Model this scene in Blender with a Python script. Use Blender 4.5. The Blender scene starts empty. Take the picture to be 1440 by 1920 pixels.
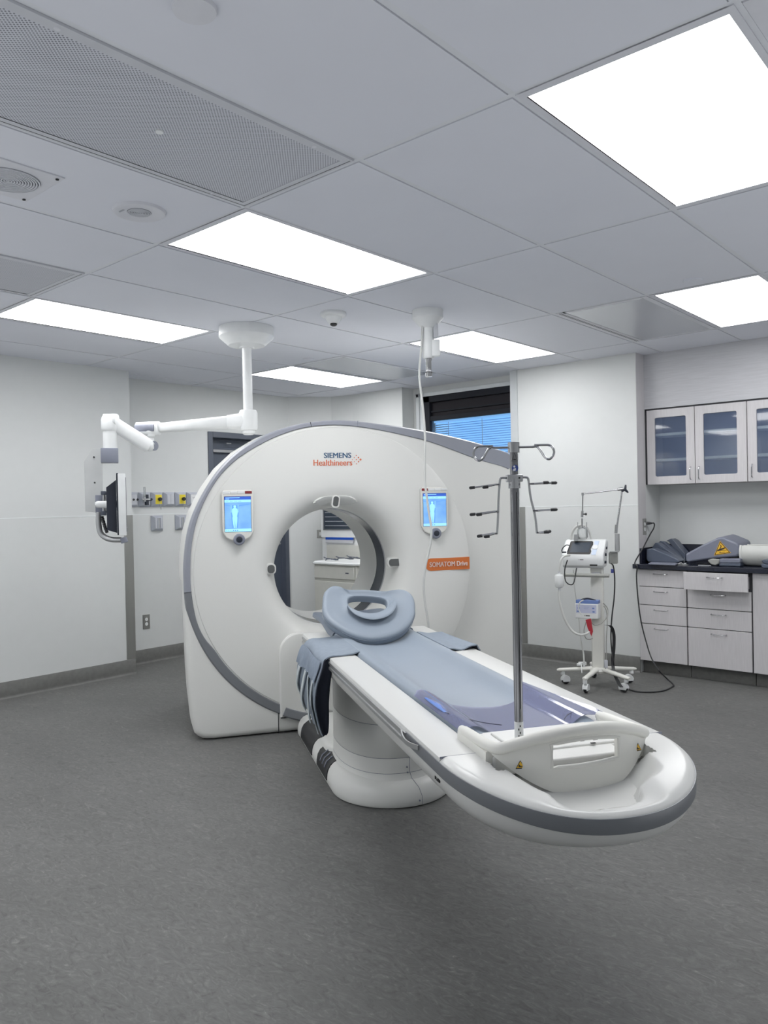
import bpy, bmesh, math, random
from mathutils import Vector, Matrix
from math import sin, cos, pi, radians, sqrt, atan2, hypot
random.seed(7)
SC = bpy.context.scene
COL = SC.collection

# ---------------------------------------------------------------- camera (solved from the ceiling grid)
F = 1461.97; PIT = -.00931; RO = -.02047; YAW = .71776; CH = 1.386; CZ = 2.5604
_cp, _sp, _cr, _sr, _cy, _sy = cos(PIT), sin(PIT), cos(RO), sin(RO), cos(YAW), sin(YAW)
def _R(v): return Vector((v[0]*_cy - v[1]*_sy, v[0]*_sy + v[1]*_cy, v[2]))
FW = _R((0, _cp, _sp)); UP = _R((0, -_sp, _cp)); RT = _R((1, 0, 0))
R2 = RT*_cr + UP*_sr; U2 = -RT*_sr + UP*_cr
CAM = Vector((0, 0, CH))
def ray(u, v): return FW + R2*((u-720)/F) + U2*((960-v)/F)
def hit(u, v, n, d):
    q = ray(u, v); n = Vector(n); return CAM + q*((d - n.dot(CAM))/n.dot(q))
def atZ(u, v, z): return hit(u, v, (0, 0, 1), z)
def atX(u, v, x): return hit(u, v, (1, 0, 0), x)
def atY(u, v, y): return hit(u, v, (0, 1, 0), y)
def dep(u, v, d): return CAM + ray(u, v)*d
cd = bpy.data.cameras.new('camera'); cam = bpy.data.objects.new('camera', cd); COL.objects.link(cam)
cd.sensor_fit = 'HORIZONTAL'; cd.sensor_width = 36; cd.lens = 36*F/1440; cd.clip_start = .05
cam.matrix_world = Matrix(((R2.x, U2.x, -FW.x, 0), (R2.y, U2.y, -FW.y, 0), (R2.z, U2.z, -FW.z, CH), (0, 0, 0, 1)))
SC.camera = cam
SC.view_settings.view_transform = 'Standard'
SC.view_settings.look = 'None'
SC.view_settings.exposure = 0.0; SC.view_settings.gamma = 1.12

# scanner frame: x lateral (right, away), y from the foot end towards the gantry, z up
SA = radians(-33.2)
AX = Vector((cos(SA), sin(SA), 0)); LX = Vector((-AX.y, AX.x, 0))
def scan_matrix(l, a, z=0):
    o = LX*l + AX*a
    return Matrix(((LX.x, -AX.x, 0, o.x), (LX.y, -AX.y, 0, o.y), (0, 0, 1, z), (0, 0, 0, 1)))
def frame(o, deg):       # local frame: x axis at deg in plan
    a = radians(deg)
    return Matrix(((cos(a), -sin(a), 0, o[0]), (sin(a), cos(a), 0, o[1]), (0, 0, 1, o[2]), (0, 0, 0, 1)))
ID = Matrix.Identity(4)

# ---------------------------------------------------------------- materials
def srgb(c):
    f = lambda x: x/12.92 if x <= .04045 else ((x+.055)/1.055)**2.4
    return tuple(f(x/255) for x in c)
MATS = {}
def mat(name, c, rough=.5, metal=0, var=.03, scale=14, emit=None, es=0, alpha=1, trans=0, bump=0, spec=.5, stretch=None, coat=0, lin=False):
    m = bpy.data.materials.new(name); m.use_nodes = True
    nt = m.node_tree; b = nt.nodes['Principled BSDF']
    col = c if lin else srgb(c)
    tc = nt.nodes.new('ShaderNodeTexCoord'); mp = nt.nodes.new('ShaderNodeMapping'); no = nt.nodes.new('ShaderNodeTexNoise')
    nt.links.new(tc.outputs['Object'], mp.inputs[0]); nt.links.new(mp.outputs[0], no.inputs['Vector'])
    no.inputs['Scale'].default_value = scale; no.inputs['Detail'].default_value = 3
    if stretch: mp.inputs['Scale'].default_value = stretch
    rp = nt.nodes.new('ShaderNodeValToRGB'); nt.links.new(no.outputs[0], rp.inputs[0])
    rp.color_ramp.elements[0].position = .3; rp.color_ramp.elements[1].position = .7
    rp.color_ramp.elements[0].color = tuple(x*(1-var) for x in col)+(1,)
    rp.color_ramp.elements[1].color = tuple(min(1, x*(1+var)) for x in col)+(1,)
    nt.links.new(rp.outputs[0], b.inputs['Base Color'])
    b.inputs['Roughness'].default_value = rough; b.inputs['Metallic'].default_value = metal
    b.inputs['Specular IOR Level'].default_value = spec
    if coat: b.inputs['Coat Weight'].default_value = coat; b.inputs['Coat Roughness'].default_value = .1
    if trans: b.inputs['Transmission Weight'].default_value = trans
    if alpha < 1: b.inputs['Alpha'].default_value = alpha
    if emit: b.inputs['Emission Color'].default_value = srgb(emit)+(1,); b.inputs['Emission Strength'].default_value = es
    if bump:
        bn = nt.nodes.new('ShaderNodeBump'); bn.inputs['Strength'].default_value = bump; bn.inputs['Distance'].default_value = .002
        nt.links.new(no.outputs[0], bn.inputs['Height']); nt.links.new(bn.outputs[0], b.inputs['Normal'])
    MATS[name] = m; return m

WALL = mat('wall paint', (206, 208, 207), .6, var=.01)
SEAMW = mat('wall seam', (222, 226, 226), .5)
BASEB = mat('baseboard vinyl', (92, 92, 89), .55, var=.12, scale=30)
CEIL = mat('ceiling tile', (212, 214, 222), .9, var=.01, scale=4)
TBAR = mat('ceiling tee', (210, 212, 217), .8)
GAP = mat('ceiling gap', (60, 62, 68), .9)
TROF = mat('troffer white', (205, 206, 212), .6)
GREYM = mat('white perforated metal', (190, 192, 198), .5)
DARKG = mat('dark gap', (22, 24, 28), .8)
WHITE = mat('gantry white', (222, 222, 218), .32, var=.008, scale=3, spec=.4)
WHITE2 = mat('table white', (212, 212, 209), .3, var=.006, scale=3)
IVORY = mat('ivory plastic', (222, 221, 214), .35, var=.01)
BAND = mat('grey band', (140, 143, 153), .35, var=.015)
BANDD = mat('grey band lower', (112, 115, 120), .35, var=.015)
SILV = mat('brushed silver', (176, 177, 178), .32, .75, var=.04, scale=20)
STEEL = mat('polished steel', (178, 178, 180), .16, 1, var=.02)
STEELG = mat('stainless corner guard', (158, 158, 154), .38, .75, var=.03, stretch=(1, 1, .1))
POLE = mat('drip pole steel', (128, 128, 130), .22, 1, var=.02)
BLACKP = mat('black rubber', (24, 25, 28), .5)
NAVY = mat('navy black plastic', (22, 28, 42), .4)
SMOKE = mat('smoked glass', (76, 78, 78), .16, 0, spec=.8)
PADB = mat('blue grey vinyl', (132, 143, 156), .42, var=.02, scale=6, spec=.4)
PADD = mat('slate vinyl', (102, 112, 126), .42, var=.02)
CLOTH = mat('blue grey fabric', (122, 133, 146), .8, var=.06, scale=40, bump=.4)
CLOTHL = mat('pale fabric strip', (188, 196, 198), .8, var=.05, scale=40)
CLOTHD = mat('dark fabric lining', (22, 27, 40), .9, var=.1, scale=40)
SLATE = mat('slate painted metal', (72, 78, 90), .45, var=.03)
SLATED = mat('slate door leaf', (60, 67, 80), .5, var=.03)
ORANGE = mat('orange label', (208, 104, 38), .4)
WTXT = mat('white lettering', (244, 224, 214), .5)
TEAL = mat('petrol blue lettering', (22, 72, 108), .5)
RUST = mat('orange lettering', (206, 98, 58), .5)
YEL = mat('yellow sign', (232, 178, 38), .45)
YELB = mat('yellow outlet face', (222, 200, 40), .45)
BLKINK = mat('black ink', (22, 20, 20), .6)
BOXM = mat('grey cast outlet', (176, 180, 190), .4, .3)
LAM = mat('pale wood laminate', (196, 193, 195), .5, var=.06, scale=190, stretch=(1, 1, .05))
LAMH = mat('pale laminate horizontal grain', (186, 186, 190), .5, var=.06, scale=150, stretch=(.05, 1, 1))
CTOP = mat('black countertop', (26, 29, 42), .25, var=.1)
FOAMG = mat('grey coated foam', (74, 82, 98), .3, var=.03)
FOAML = mat('pale grey coated foam', (112, 116, 132), .4, var=.03)
SHADOW = mat('cabinet reveal', (48, 48, 52), .8)
SHELFM = mat('pale green shelf edge', (214, 230, 230), .5)
CABIN = mat('cabinet interior blue grey', (140, 154, 182), .7)
GREYP = mat('grey plastic', (150, 151, 146), .45)
GREYC = mat('grey cap', (118, 122, 136), .5)
TUBEW = mat('white hose', (196, 197, 194), .4)
TUBEG = mat('grey cable', (140, 140, 134), .5)
BLUEP = mat('blue plastic', (98, 124, 186), .45)
GELB = mat('blue gel', (82, 124, 206), .35, var=.05)
RED = mat('red tag', (170, 32, 44), .5)
DRED = mat('dark red button', (122, 28, 34), .4)
SCRD = mat('dark screen', (52, 60, 70), .2, spec=.7)
BEIGE = mat('beige cabinet', (196, 196, 189), .5)
EQW = mat('equipment white', (226, 228, 228), .35)

def screen_mat():
    m = bpy.data.materials.new('patient screen'); m.use_nodes = True; nt = m.node_tree; b = nt.nodes['Principled BSDF']
    tc = nt.nodes.new('ShaderNodeTexCoord'); no = nt.nodes.new('ShaderNodeTexNoise'); no.inputs['Scale'].default_value = 9
    nt.links.new(tc.outputs['Object'], no.inputs['Vector'])
    rp = nt.nodes.new('ShaderNodeValToRGB'); nt.links.new(no.outputs[0], rp.inputs[0])
    rp.color_ramp.elements[0].color = srgb((96, 160, 250))+(1,); rp.color_ramp.elements[1].color = srgb((140, 205, 255))+(1,)
    rp.color_ramp.elements[0].position = .3; rp.color_ramp.elements[1].position = .7
    nt.links.new(rp.outputs[0], b.inputs['Emission Color']); b.inputs['Emission Strength'].default_value = .95
    b.inputs['Base Color'].default_value = (.02, .03, .05, 1); b.inputs['Roughness'].default_value = .3
    return m
SCRN = screen_mat()
SCRB = mat('screen header blue', (30, 60, 150), .4, emit=(40, 84, 190), es=.8)
SCRW = mat('screen figure', (120, 190, 240), .4, emit=(150, 212, 255), es=.9)
SCRS = mat('screen shade', (60, 110, 190), .4, emit=(92, 150, 244), es=.9)

def floor_mat():
    m = bpy.data.materials.new('marbled grey sheet floor'); m.use_nodes = True; nt = m.node_tree; b = nt.nodes['Principled BSDF']
    tc = nt.nodes.new('ShaderNodeTexCoord'); mp = nt.nodes.new('ShaderNodeMapping'); nt.links.new(tc.outputs['Object'], mp.inputs[0])
    mp.inputs['Rotation'].default_value = (0, 0, -YAW-.25); mp.inputs['Scale'].default_value = (.55, 1.25, 1)
    n0 = nt.nodes.new('ShaderNodeTexNoise'); n0.inputs['Scale'].default_value = 14; n0.inputs['Detail'].default_value = 4; nt.links.new(mp.outputs[0], n0.inputs['Vector'])
    mx = nt.nodes.new('ShaderNodeMixRGB'); mx.blend_type = 'ADD'; mx.inputs[0].default_value = .06
    nt.links.new(mp.outputs[0], mx.inputs[1]); nt.links.new(n0.outputs['Color'], mx.inputs[2])
    n1 = nt.nodes.new('ShaderNodeTexNoise'); n1.inputs['Scale'].default_value = 27; n1.inputs['Detail'].default_value = 6; n1.inputs['Distortion'].default_value = 2.2; n1.inputs['Roughness'].default_value = .65
    nt.links.new(mx.outputs[0], n1.inputs['Vector'])
    rp = nt.nodes.new('ShaderNodeValToRGB'); nt.links.new(n1.outputs[0], rp.inputs[0]); cr = rp.color_ramp
    cr.elements[0].position = .25; cr.elements[0].color = srgb((70, 70, 68))+(1,)
    cr.elements[1].position = .55; cr.elements[1].color = srgb((98, 98, 96))+(1,)
    e = cr.elements.new(.42); e.color = srgb((90, 90, 88))+(1,)
    e = cr.elements.new(.66); e.color = srgb((110, 110, 107))+(1,)
    e = cr.elements.new(.74); e.color = srgb((142, 142, 138))+(1,)
    n2 = nt.nodes.new('ShaderNodeTexNoise'); n2.inputs['Scale'].default_value = 2.2; n2.inputs['Detail'].default_value = 3; nt.links.new(mp.outputs[0], n2.inputs['Vector'])
    r2 = nt.nodes.new('ShaderNodeValToRGB'); nt.links.new(n2.outputs[0], r2.inputs[0])
    r2.color_ramp.elements[0].position = .3; r2.color_ramp.elements[1].position = .7
    r2.color_ramp.elements[0].color = (.84, .84, .84, 1); r2.color_ramp.elements[1].color = (1.0, 1.0, 1.0, 1)
    m2 = nt.nodes.new('ShaderNodeMixRGB'); m2.blend_type = 'MULTIPLY'; m2.inputs[0].default_value = 1
    nt.links.new(rp.outputs[0], m2.inputs[1]); nt.links.new(r2.outputs[0], m2.inputs[2]); nt.links.new(m2.outputs[0], b.inputs['Base Color'])
    b.inputs['Roughness'].default_value = .55; b.inputs['Specular IOR Level'].default_value = .35
    return m
FLOOR = floor_mat()

def perf_mat():
    m = bpy.data.materials.new('perforated grille'); m.use_nodes = True; nt = m.node_tree; b = nt.nodes['Principled BSDF']
    tc = nt.nodes.new('ShaderNodeTexCoord'); mp = nt.nodes.new('ShaderNodeMapping'); nt.links.new(tc.outputs['Object'], mp.inputs[0])
    mp.inputs['Scale'].default_value = (120, 120, 0); mp.inputs['Rotation'].default_value = (0, 0, radians(45))
    v = nt.nodes.new('ShaderNodeTexVoronoi'); v.inputs['Randomness'].default_value = 0; v.inputs['Scale'].default_value = 1; nt.links.new(mp.outputs[0], v.inputs['Vector'])
    rp = nt.nodes.new('ShaderNodeValToRGB'); nt.links.new(v.outputs['Distance'], rp.inputs[0])
    rp.color_ramp.elements[0].position = .28; rp.color_ramp.elements[1].position = .36
    rp.color_ramp.elements[0].color = srgb((112, 115, 124))+(1,); rp.color_ramp.elements[1].color = srgb((196, 198, 206))+(1,)
    nt.links.new(rp.outputs[0], b.inputs['Base Color']); b.inputs['Roughness'].default_value = .5
    return m
PERF = perf_mat()

def glass_mat(name, col, a, rough=.05):
    m = bpy.data.materials.new(name); m.use_nodes = True; nt = m.node_tree; out = nt.nodes['Material Output']; nt.nodes.remove(nt.nodes['Principled BSDF'])
    t = nt.nodes.new('ShaderNodeBsdfTransparent'); g = nt.nodes.new('ShaderNodeBsdfGlossy'); g.inputs['Roughness'].default_value = rough
    d = nt.nodes.new('ShaderNodeBsdfDiffuse'); d.inputs[0].default_value = srgb(col)+(1,)
    no = nt.nodes.new('ShaderNodeTexNoise'); no.inputs['Scale'].default_value = 5
    mr = nt.nodes.new('ShaderNodeMapRange'); mr.inputs[3].default_value = a*.9; mr.inputs[4].default_value = a*1.1; nt.links.new(no.outputs[0], mr.inputs[0])
    t.inputs[0].default_value = (1, 1, 1, 1)
    m1 = nt.nodes.new('ShaderNodeMixShader'); nt.links.new(mr.outputs[0], m1.inputs[0]); nt.links.new(t.outputs[0], m1.inputs[1]); nt.links.new(d.outputs[0], m1.inputs[2])
    fr = nt.nodes.new('ShaderNodeFresnel'); fr.inputs[0].default_value = 1.45
    m2 = nt.nodes.new('ShaderNodeMixShader'); nt.links.new(fr.outputs[0], m2.inputs[0]); nt.links.new(m1.outputs[0], m2.inputs[1]); nt.links.new(g.outputs[0], m2.inputs[2])
    nt.links.new(m2.outputs[0], out.inputs[0]); return m
VINYL = glass_mat('tinted clear vinyl', (156, 162, 206), .42, .08)
PANE = glass_mat('cabinet glass', (110, 128, 165), .24, .03)
WINGL = glass_mat('window glass', (150, 190, 230), .12, .03)
CLEARP = glass_mat('clear plastic', (220, 225, 225), .35, .1)

def light_mat(name, s):
    m = bpy.data.materials.new(name); m.use_nodes = True; nt = m.node_tree; b = nt.nodes['Principled BSDF']
    no = nt.nodes.new('ShaderNodeTexNoise'); no.inputs['Scale'].default_value = 3
    mr = nt.nodes.new('ShaderNodeMapRange'); mr.inputs[3].default_value = s*.99; mr.inputs[4].default_value = s*1.01; nt.links.new(no.outputs[0], mr.inputs[0])
    nt.links.new(mr.outputs[0], b.inputs['Emission Strength']); b.inputs['Emission Color'].default_value = (.985, .992, 1, 1); b.inputs['Base Color'].default_value = (.8, .8, .8, 1)
    return m
LEDM = light_mat("lit diffuser", 10.8)
FILLW = 31

# ---------------------------------------------------------------- mesh helpers
class MB:
    def __init__(s, M=ID): s.bm = bmesh.new(); s.M = M; s.mats = []; s.cur = 0
    def use(s, m):
        if m not in s.mats: s.mats.append(m)
        s.cur = s.mats.index(m); return s
    def _f(s, vs):
        try:
            f = s.bm.faces.new(vs); f.material_index = s.cur; f.smooth = True; return f
        except ValueError: return None
    def v(s, p): return s.bm.verts.new(p)
    def box(s, x0, x1, y0, y1, z0, z1, M=None, bev=0, seg=2):
        c = [(x, y, z) for z in (z0, z1) for y in (y0, y1) for x in (x0, x1)]
        if M is not None: c = [M @ Vector(p) for p in c]
        V = [s.v(p) for p in c]
        fs = [s._f([V[i] for i in q]) for q in ((0, 2, 3, 1), (4, 5, 7, 6), (0, 1, 5, 4), (2, 6, 7, 3), (0, 4, 6, 2), (1, 3, 7, 5))]
        if bev:
            es = list({e for f in fs for e in f.edges})
            r = bmesh.ops.bevel(s.bm, geom=es, offset=bev, segments=seg, profile=.5, affect='EDGES', clamp_overlap=True)
            for f in r['faces']: f.material_index = s.cur; f.smooth = True
        return s
    def obox(s, c, ax, ay, az, bev=0, seg=2):   # box centred on c with half-axis vectors
        c, ax, ay, az = map(Vector, (c, ax, ay, az))
        M = Matrix(((ax.x, ay.x, az.x, c.x), (ax.y, ay.y, az.y, c.y), (ax.z, ay.z, az.z, c.z), (0, 0, 0, 1)))
        return s.box(-1, 1, -1, 1, -1, 1, M, bev, seg)
    def loft(s, rings, closed=True, cap=True, loop=False):
        R = [[s.v(p) for p in r] for r in rings]; n = len(R[0])
        idx = list(range(len(R)-1))+([len(R)-1] if loop else [])
        for i in idx:
            a, b = R[i], R[(i+1) % len(R)]
            for k in range(n if closed else n-1):
                s._f([a[k], a[(k+1) % n], b[(k+1) % n], b[k]])
        if cap and closed and not loop:
            s._f(R[0][::-1]); s._f(R[-1])
        return R
    def prism(s, poly, d, off=(0, 0, 0)):       # polygon (3d pts) extruded by vector d
        d = Vector(d); a = [Vector(p)+Vector(off) for p in poly]
        s.loft([a, [p+d for p in a]]); return s
    def tube(s, pts, r, n=10, cap=True, closed=False):
        pts = [Vector(p) for p in pts]; N = len(pts)
        rr = r if isinstance(r, (list, tuple)) else [r]*N
        rings = []; up = None
        for i, p in enumerate(pts):
            if closed: t = pts[(i+1) % N]-pts[i-1]
            else: t = (pts[min(i+1, N-1)]-pts[max(i-1, 0)])
            t.normalize()
            if up is None:
                up = Vector((0, 0, 1)) if abs(t.z) < .9 else Vector((1, 0, 0))
            up = (up - t*up.dot(t)); up.normalize(); w = t.cross(up)
            rings.append([p+(up*cos(2*pi*k/n)+w*sin(2*pi*k/n))*rr[i] for k in range(n)])
        s.loft(rings, True, cap, closed); return s
    def cyl(s, p0, p1, r0, r1=None, n=24):
        s.tube([p0, p1], [r0, r0 if r1 is None else r1], n); return s
    def lathe(s, prof, c=(0, 0, 0), n=40, axis=(0, 0, 1)):
        ax = Vector(axis).normalized(); u = Vector((1, 0, 0)) if abs(ax.x) < .8 else Vector((0, 1, 0))
        u = (u-ax*u.dot(ax)).normalized(); w = ax.cross(u); c = Vector(c)
        rings = [[c+ax*z+(u*cos(2*pi*k/n)+w*sin(2*pi*k/n))*max(r, 1e-5) for k in range(n)] for r, z in prof]
        s.loft(rings); return s
    def grid(s, P):
        R = [[s.v(p) for p in r] for r in P]
        for i in range(len(R)-1):
            for k in range(len(R[0])-1): s._f([R[i][k], R[i][k+1], R[i+1][k+1], R[i+1][k]])
        return s
    def shell(s, P, th):                         # grid given thickness along z-ish normal
        n = []
        G = [[Vector(p) for p in r] for r in P]
        I, J = len(G), len(G[0]); B = []
        for i in range(I):
            row = []
            for j in range(J):
                a = G[min(i+1, I-1)][j]-G[max(i-1, 0)][j]; b = G[i][min(j+1, J-1)]-G[i][max(j-1, 0)]
                nn = a.cross(b); nn = nn.normalized() if nn.length > 1e-9 else Vector((0, 0, 1))
                row.append(G[i][j]-nn*(th(i, j) if callable(th) else th))
            B.append(row)
        A = [[s.v(p) for p in r] for r in G]; D = [[s.v(p) for p in r] for r in B]
        for i in range(I-1):
            for j in range(J-1):
                s._f([A[i][j], A[i][j+1], A[i+1][j+1], A[i+1][j]]); s._f([D[i][j], D[i+1][j], D[i+1][j+1], D[i][j+1]])
        for i in range(I-1):
            s._f([A[i][0], A[i+1][0], D[i+1][0], D[i][0]]); s._f([A[i][-1], D[i][-1], D[i+1][-1], A[i+1][-1]])
        for j in range(J-1):
            s._f([A[0][j], D[0][j], D[0][j+1], A[0][j+1]]); s._f([A[-1][j], A[-1][j+1], D[-1][j+1], D[-1][j]])
        return s
    def build(s, name, m=None, parent=None, sharp=35, bev=0, sub=0, seg=2):
        if m is not None and not s.mats: s.mats = [m]
        bmesh.ops.remove_doubles(s.bm, verts=s.bm.verts, dist=1e-6)
        s.bm.transform(s.M)
        bmesh.ops.recalc_face_normals(s.bm, faces=s.bm.faces)
        for e in s.bm.edges:
            if len(e.link_faces) == 2 and e.calc_face_angle(0) > radians(sharp): e.smooth = False
        if parent is not None: s.bm.transform(WM[parent.name].inverted())
        me = bpy.data.meshes.new(name); s.bm.to_mesh(me); s.bm.free()
        for x in s.mats: me.materials.append(x)
        o = bpy.data.objects.new(name, me); COL.objects.link(o)
        if parent is not None: o.parent = parent; WM[o.name] = WM[parent.name].copy()
        else: WM[o.name] = ID.copy()
        if bev:
            b = o.modifiers.new('bevel', 'BEVEL'); b.width = bev; b.segments = seg; b.limit_method = 'ANGLE'; b.angle_limit = radians(40)
            b.harden_normals = False
        if sub:
            q = o.modifiers.new('sub', 'SUBSURF'); q.levels = q.render_levels = sub
        return o
WM = {}
def tag(o, label, cat, group=None, kind=None):
    o['label'] = label; o['category'] = cat
    if group: o['group'] = group
    if kind: o['kind'] = kind
    return o
def thing(name, label, cat, M=ID, group=None):
    o = bpy.data.objects.new(name, None); COL.objects.link(o); o.matrix_world = M; o.empty_display_size = .1
    WM[o.name] = M.copy(); return tag(o, label, cat, group)
def struct(o): o['kind'] = 'structure'; return o
def T(p): return Matrix.Translation(Vector(p))
def place(o, name_m):      # move a parentless mesh's origin to a base point, keeping geometry in place
    o.data.transform(T(name_m).inverted()); o.location = name_m; WM[o.name] = T(name_m); return o
def arc(c, r, a0, a1, n, f=lambda x, y: (x, y, 0)):
    return [f(c[0]+r*cos(radians(a0+(a1-a0)*i/n)), c[1]+r*sin(radians(a0+(a1-a0)*i/n))) for i in range(n+1)]
def catmull(P, n=8, closed=False):
    P = [Vector(p) for p in P]; out = []; N = len(P)
    for i in range(N if closed else N-1):
        if closed: a, b, c, d = P[i-1], P[i], P[(i+1) % N], P[(i+2) % N]
        else: a, b, c, d = P[max(i-1, 0)], P[i], P[i+1], P[min(i+2, N-1)]
        for k in range(n):
            t = k/n
            out.append(.5*((2*b)+(c-a)*t+(2*a-5*b+4*c-d)*t*t+(3*b-a-3*c+d)*t**3))
    if not closed: out.append(P[-1])
    return out
def sm(t): t = max(0, min(1, t)); return t*t*(3-2*t)
def text(body, size, M, name, m, parent, bold=.0, sx=1, align='CENTER'):
    cu = bpy.data.curves.new('lettering', 'FONT'); cu.body = body; cu.size = size; cu.align_x = align; cu.align_y = 'CENTER'
    cu.extrude = .0006; cu.resolution_u = 3
    t = bpy.data.objects.new('lettering_source', cu); COL.objects.link(t)
    bpy.context.view_layer.update()
    me = bpy.data.meshes.new_from_object(t.evaluated_get(bpy.context.evaluated_depsgraph_get()))
    bpy.data.objects.remove(t); me.name = name
    me.transform(M @ Matrix.Diagonal((sx, 1, 1, 1)))
    if bold:          # heavier strokes: three copies a hair apart
        q = bmesh.new()
        for k in (-1, 0, 1):
            c = me.copy(); d_ = (M.to_3x3() @ Vector((bold*k, 0, .0001*k))); c.transform(Matrix.Translation(d_)); q.from_mesh(c); bpy.data.meshes.remove(c)
        q.to_mesh(me); q.free()
    me.transform(WM[parent.name].inverted()); me.materials.clear(); me.materials.append(m)
    o = bpy.data.objects.new(name, me); COL.objects.link(o); o.parent = parent; WM[o.name] = WM[parent.name].copy(); return o
# ================================================================ ROOM
XL, XR, YB, YW, XJ = -5.952, 2.0, -3.0, 6.038, -2.573      # left wall, right wall, back wall, window wall, niche jamb
XRec, YRec = -6.274, 3.572
b = MB(); b.box(-7.0, XR+.2, YB-.2, 7.0, -.05, 0); struct(b.build('floor', FLOOR))

# ceiling: tiles, tee grid and dark reveals as one surface
GX0, GY0, TX, TY = -1.1885, 1.9676, .61, 1.22
def gx(j): return GX0-TX*j
def gy(i): return GY0+TY*i
lights = [(2, 0), (-1, 0), (0, 2), (3, 2), (5, 0), (6, 2)]
rear_lights = [(3, -2), (6, -2), (5, -4)]
panels = [(1, -1), (4, -1)]
metal = [(1, 2), (5, 2)]
slots = [(-2, 0)]
skip = set(lights+rear_lights+panels+metal+slots)
b = MB()
b.use(GAP).box(-7.0, XR+.2, YB-.2, 7.0, CZ+.03, CZ+.06)
for i in range(-5, 5):
    for j in range(-6, 10):
        if (j, i) in skip: continue
        x1, x0, y0, y1 = gx(j)-.013, gx(j+1)+.013, gy(i)+.013, gy(i+1)-.013
        b.use(CEIL).box(x0, x1, y0, y1, CZ, CZ+.02)
b.use(TBAR)
for j in range(-6, 11): b.box(gx(j)-.0105, gx(j)+.0105, -3.2, 7.0, CZ+.003, CZ+.02)
for i in range(-4, 5): b.box(-7.0, XR+.2, gy(i)-.0105, gy(i)+.0105, CZ+.0028, CZ+.019)
struct(b.build('ceiling'))

def wall(name, segs, base=True, seam=True):
    w = MB().use(WALL)
    for (x0, x1, y0, y1, z0, z1) in segs: w.box(x0, x1, y0, y1, z0, z1)
    return struct(w.build(name, WALL))
wall('wall_left', [(-6.5, XL, YB-.2, YRec, 0, CZ+.02)])
wall('wall_recess', [(-6.5, XRec, YRec, 4.60, 0, CZ+.02), (-6.5, XRec, 5.62, 5.75, 0, CZ+.02), (-6.5, XRec, 4.60, 5.62, 2.134, CZ+.02)])
w = MB().use(WALL)
w.prism([(XRec, 5.65, 0), (-5.95, 5.985, 0), (-5.68, YW, 0), (-5.68, 6.6, 0), (-6.5, 6.6, 0), (-6.5, 5.65, 0)], (0, 0, CZ+.02)); struct(w.build('wall_corner', WALL, sharp=5))
wall('wall_window', [(-5.68, -5.0, YW, 6.6, 0, CZ+.02), (-5.0, -4.85, 6.22, 6.6, 0, CZ+.02), (-4.85, -3.70, 6.22, 6.6, 2.46, CZ+.02), (-4.85, -3.70, 6.22, 6.6, 0, 1.25)])
wall('wall_right_of_window', [(-3.72, XJ, YW, 6.6, 0, CZ+.02)])
wall('wall_niche', [(XJ-.1, XR+.2, 6.48, 6.7, 0, CZ+.02)])
wall('wall_right', [(XR, XR+.2, YB-.2, 6.7, 0, CZ+.02)])
wall('wall_back', [(-6.5, XR+.2, YB-.2, YB, 0, CZ+.02)])
b = MB().use(LAMH); b.box(XJ, XR, 6.19, 6.48, 2.118, CZ+.02); struct(b.build('wall_soffit'))
b = MB().use(LAM); b.box(XJ-.003, XJ+.002, 6.04, 6.19, .9, CZ+.02); struct(b.build('trim_niche'))

# panel seam at 1.343 m and vertical sheet joints
b = MB().use(SEAMW)
b.box(XL-.002, XL+.0022, YB, YRec, 1.339, 1.346)
struct(b.build('trim_left_seam'))
b = MB().use(SEAMW); b.box(XRec, XRec+.002, YRec, 4.60, 1.339, 1.346); struct(b.build('trim_recess_seam'))
b = MB().use(SEAMW); b.box(-3.66, XJ, YW-.002, YW+.002, 1.339, 1.346); struct(b.build('trim_window_wall_seam'))

def baseboard(name, pts, h=.125, t=.006):
    w = MB().use(BASEB)
    for k in range(len(pts)-1):
        p, q = Vector((*pts[k], 0)), Vector((*pts[k+1], 0)); d = (q-p).normalized(); n = Vector((d.y, -d.x, 0))
        prof = [(0, .0), (.022, .0), (.012, .004), (.0075, .012), (t, .022), (t, h-.003), (t-.003, h), (0, h)]
        w.loft([[P+n*a+Vector((0, 0, z)) for a, z in prof] for P in (p, q)])
    w.use(DARKG)
    return struct(w.build(name, sharp=50))
baseboard('baseboard_left', [(XL, YB), (XL, YRec)])
baseboard('baseboard_recess', [(XRec, YRec), (XRec, 4.6)])
baseboard('baseboard_corner', [(XRec, 5.65), (-5.95, 5.985), (-5.68, YW), (-5.0, YW)])
baseboard('baseboard_window', [(-3.73, YW-.004), (XJ, YW-.004)])

# stainless corner guards
b = MB().use(STEELG); b.box(XL-.001, XL+.004, 3.492, YRec+.004, .128, 1.342); b.box(XL-.07, XL+.004, YRec, YRec+.004, .128, 1.342)
struct(b.build('trim_1', bev=.0015))
b = MB().use(STEELG); b.box(-3.665, -3.607, YW-.005, YW, .128, 1.342); struct(b.build('trim_2', bev=.0015))
b = MB().use(mat('window pilaster grey', (186, 190, 192), .6)); b.box(-3.735, -3.662, YW-.012, 6.22, 0, CZ); struct(b.build('trim_3', bev=.002))

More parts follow.
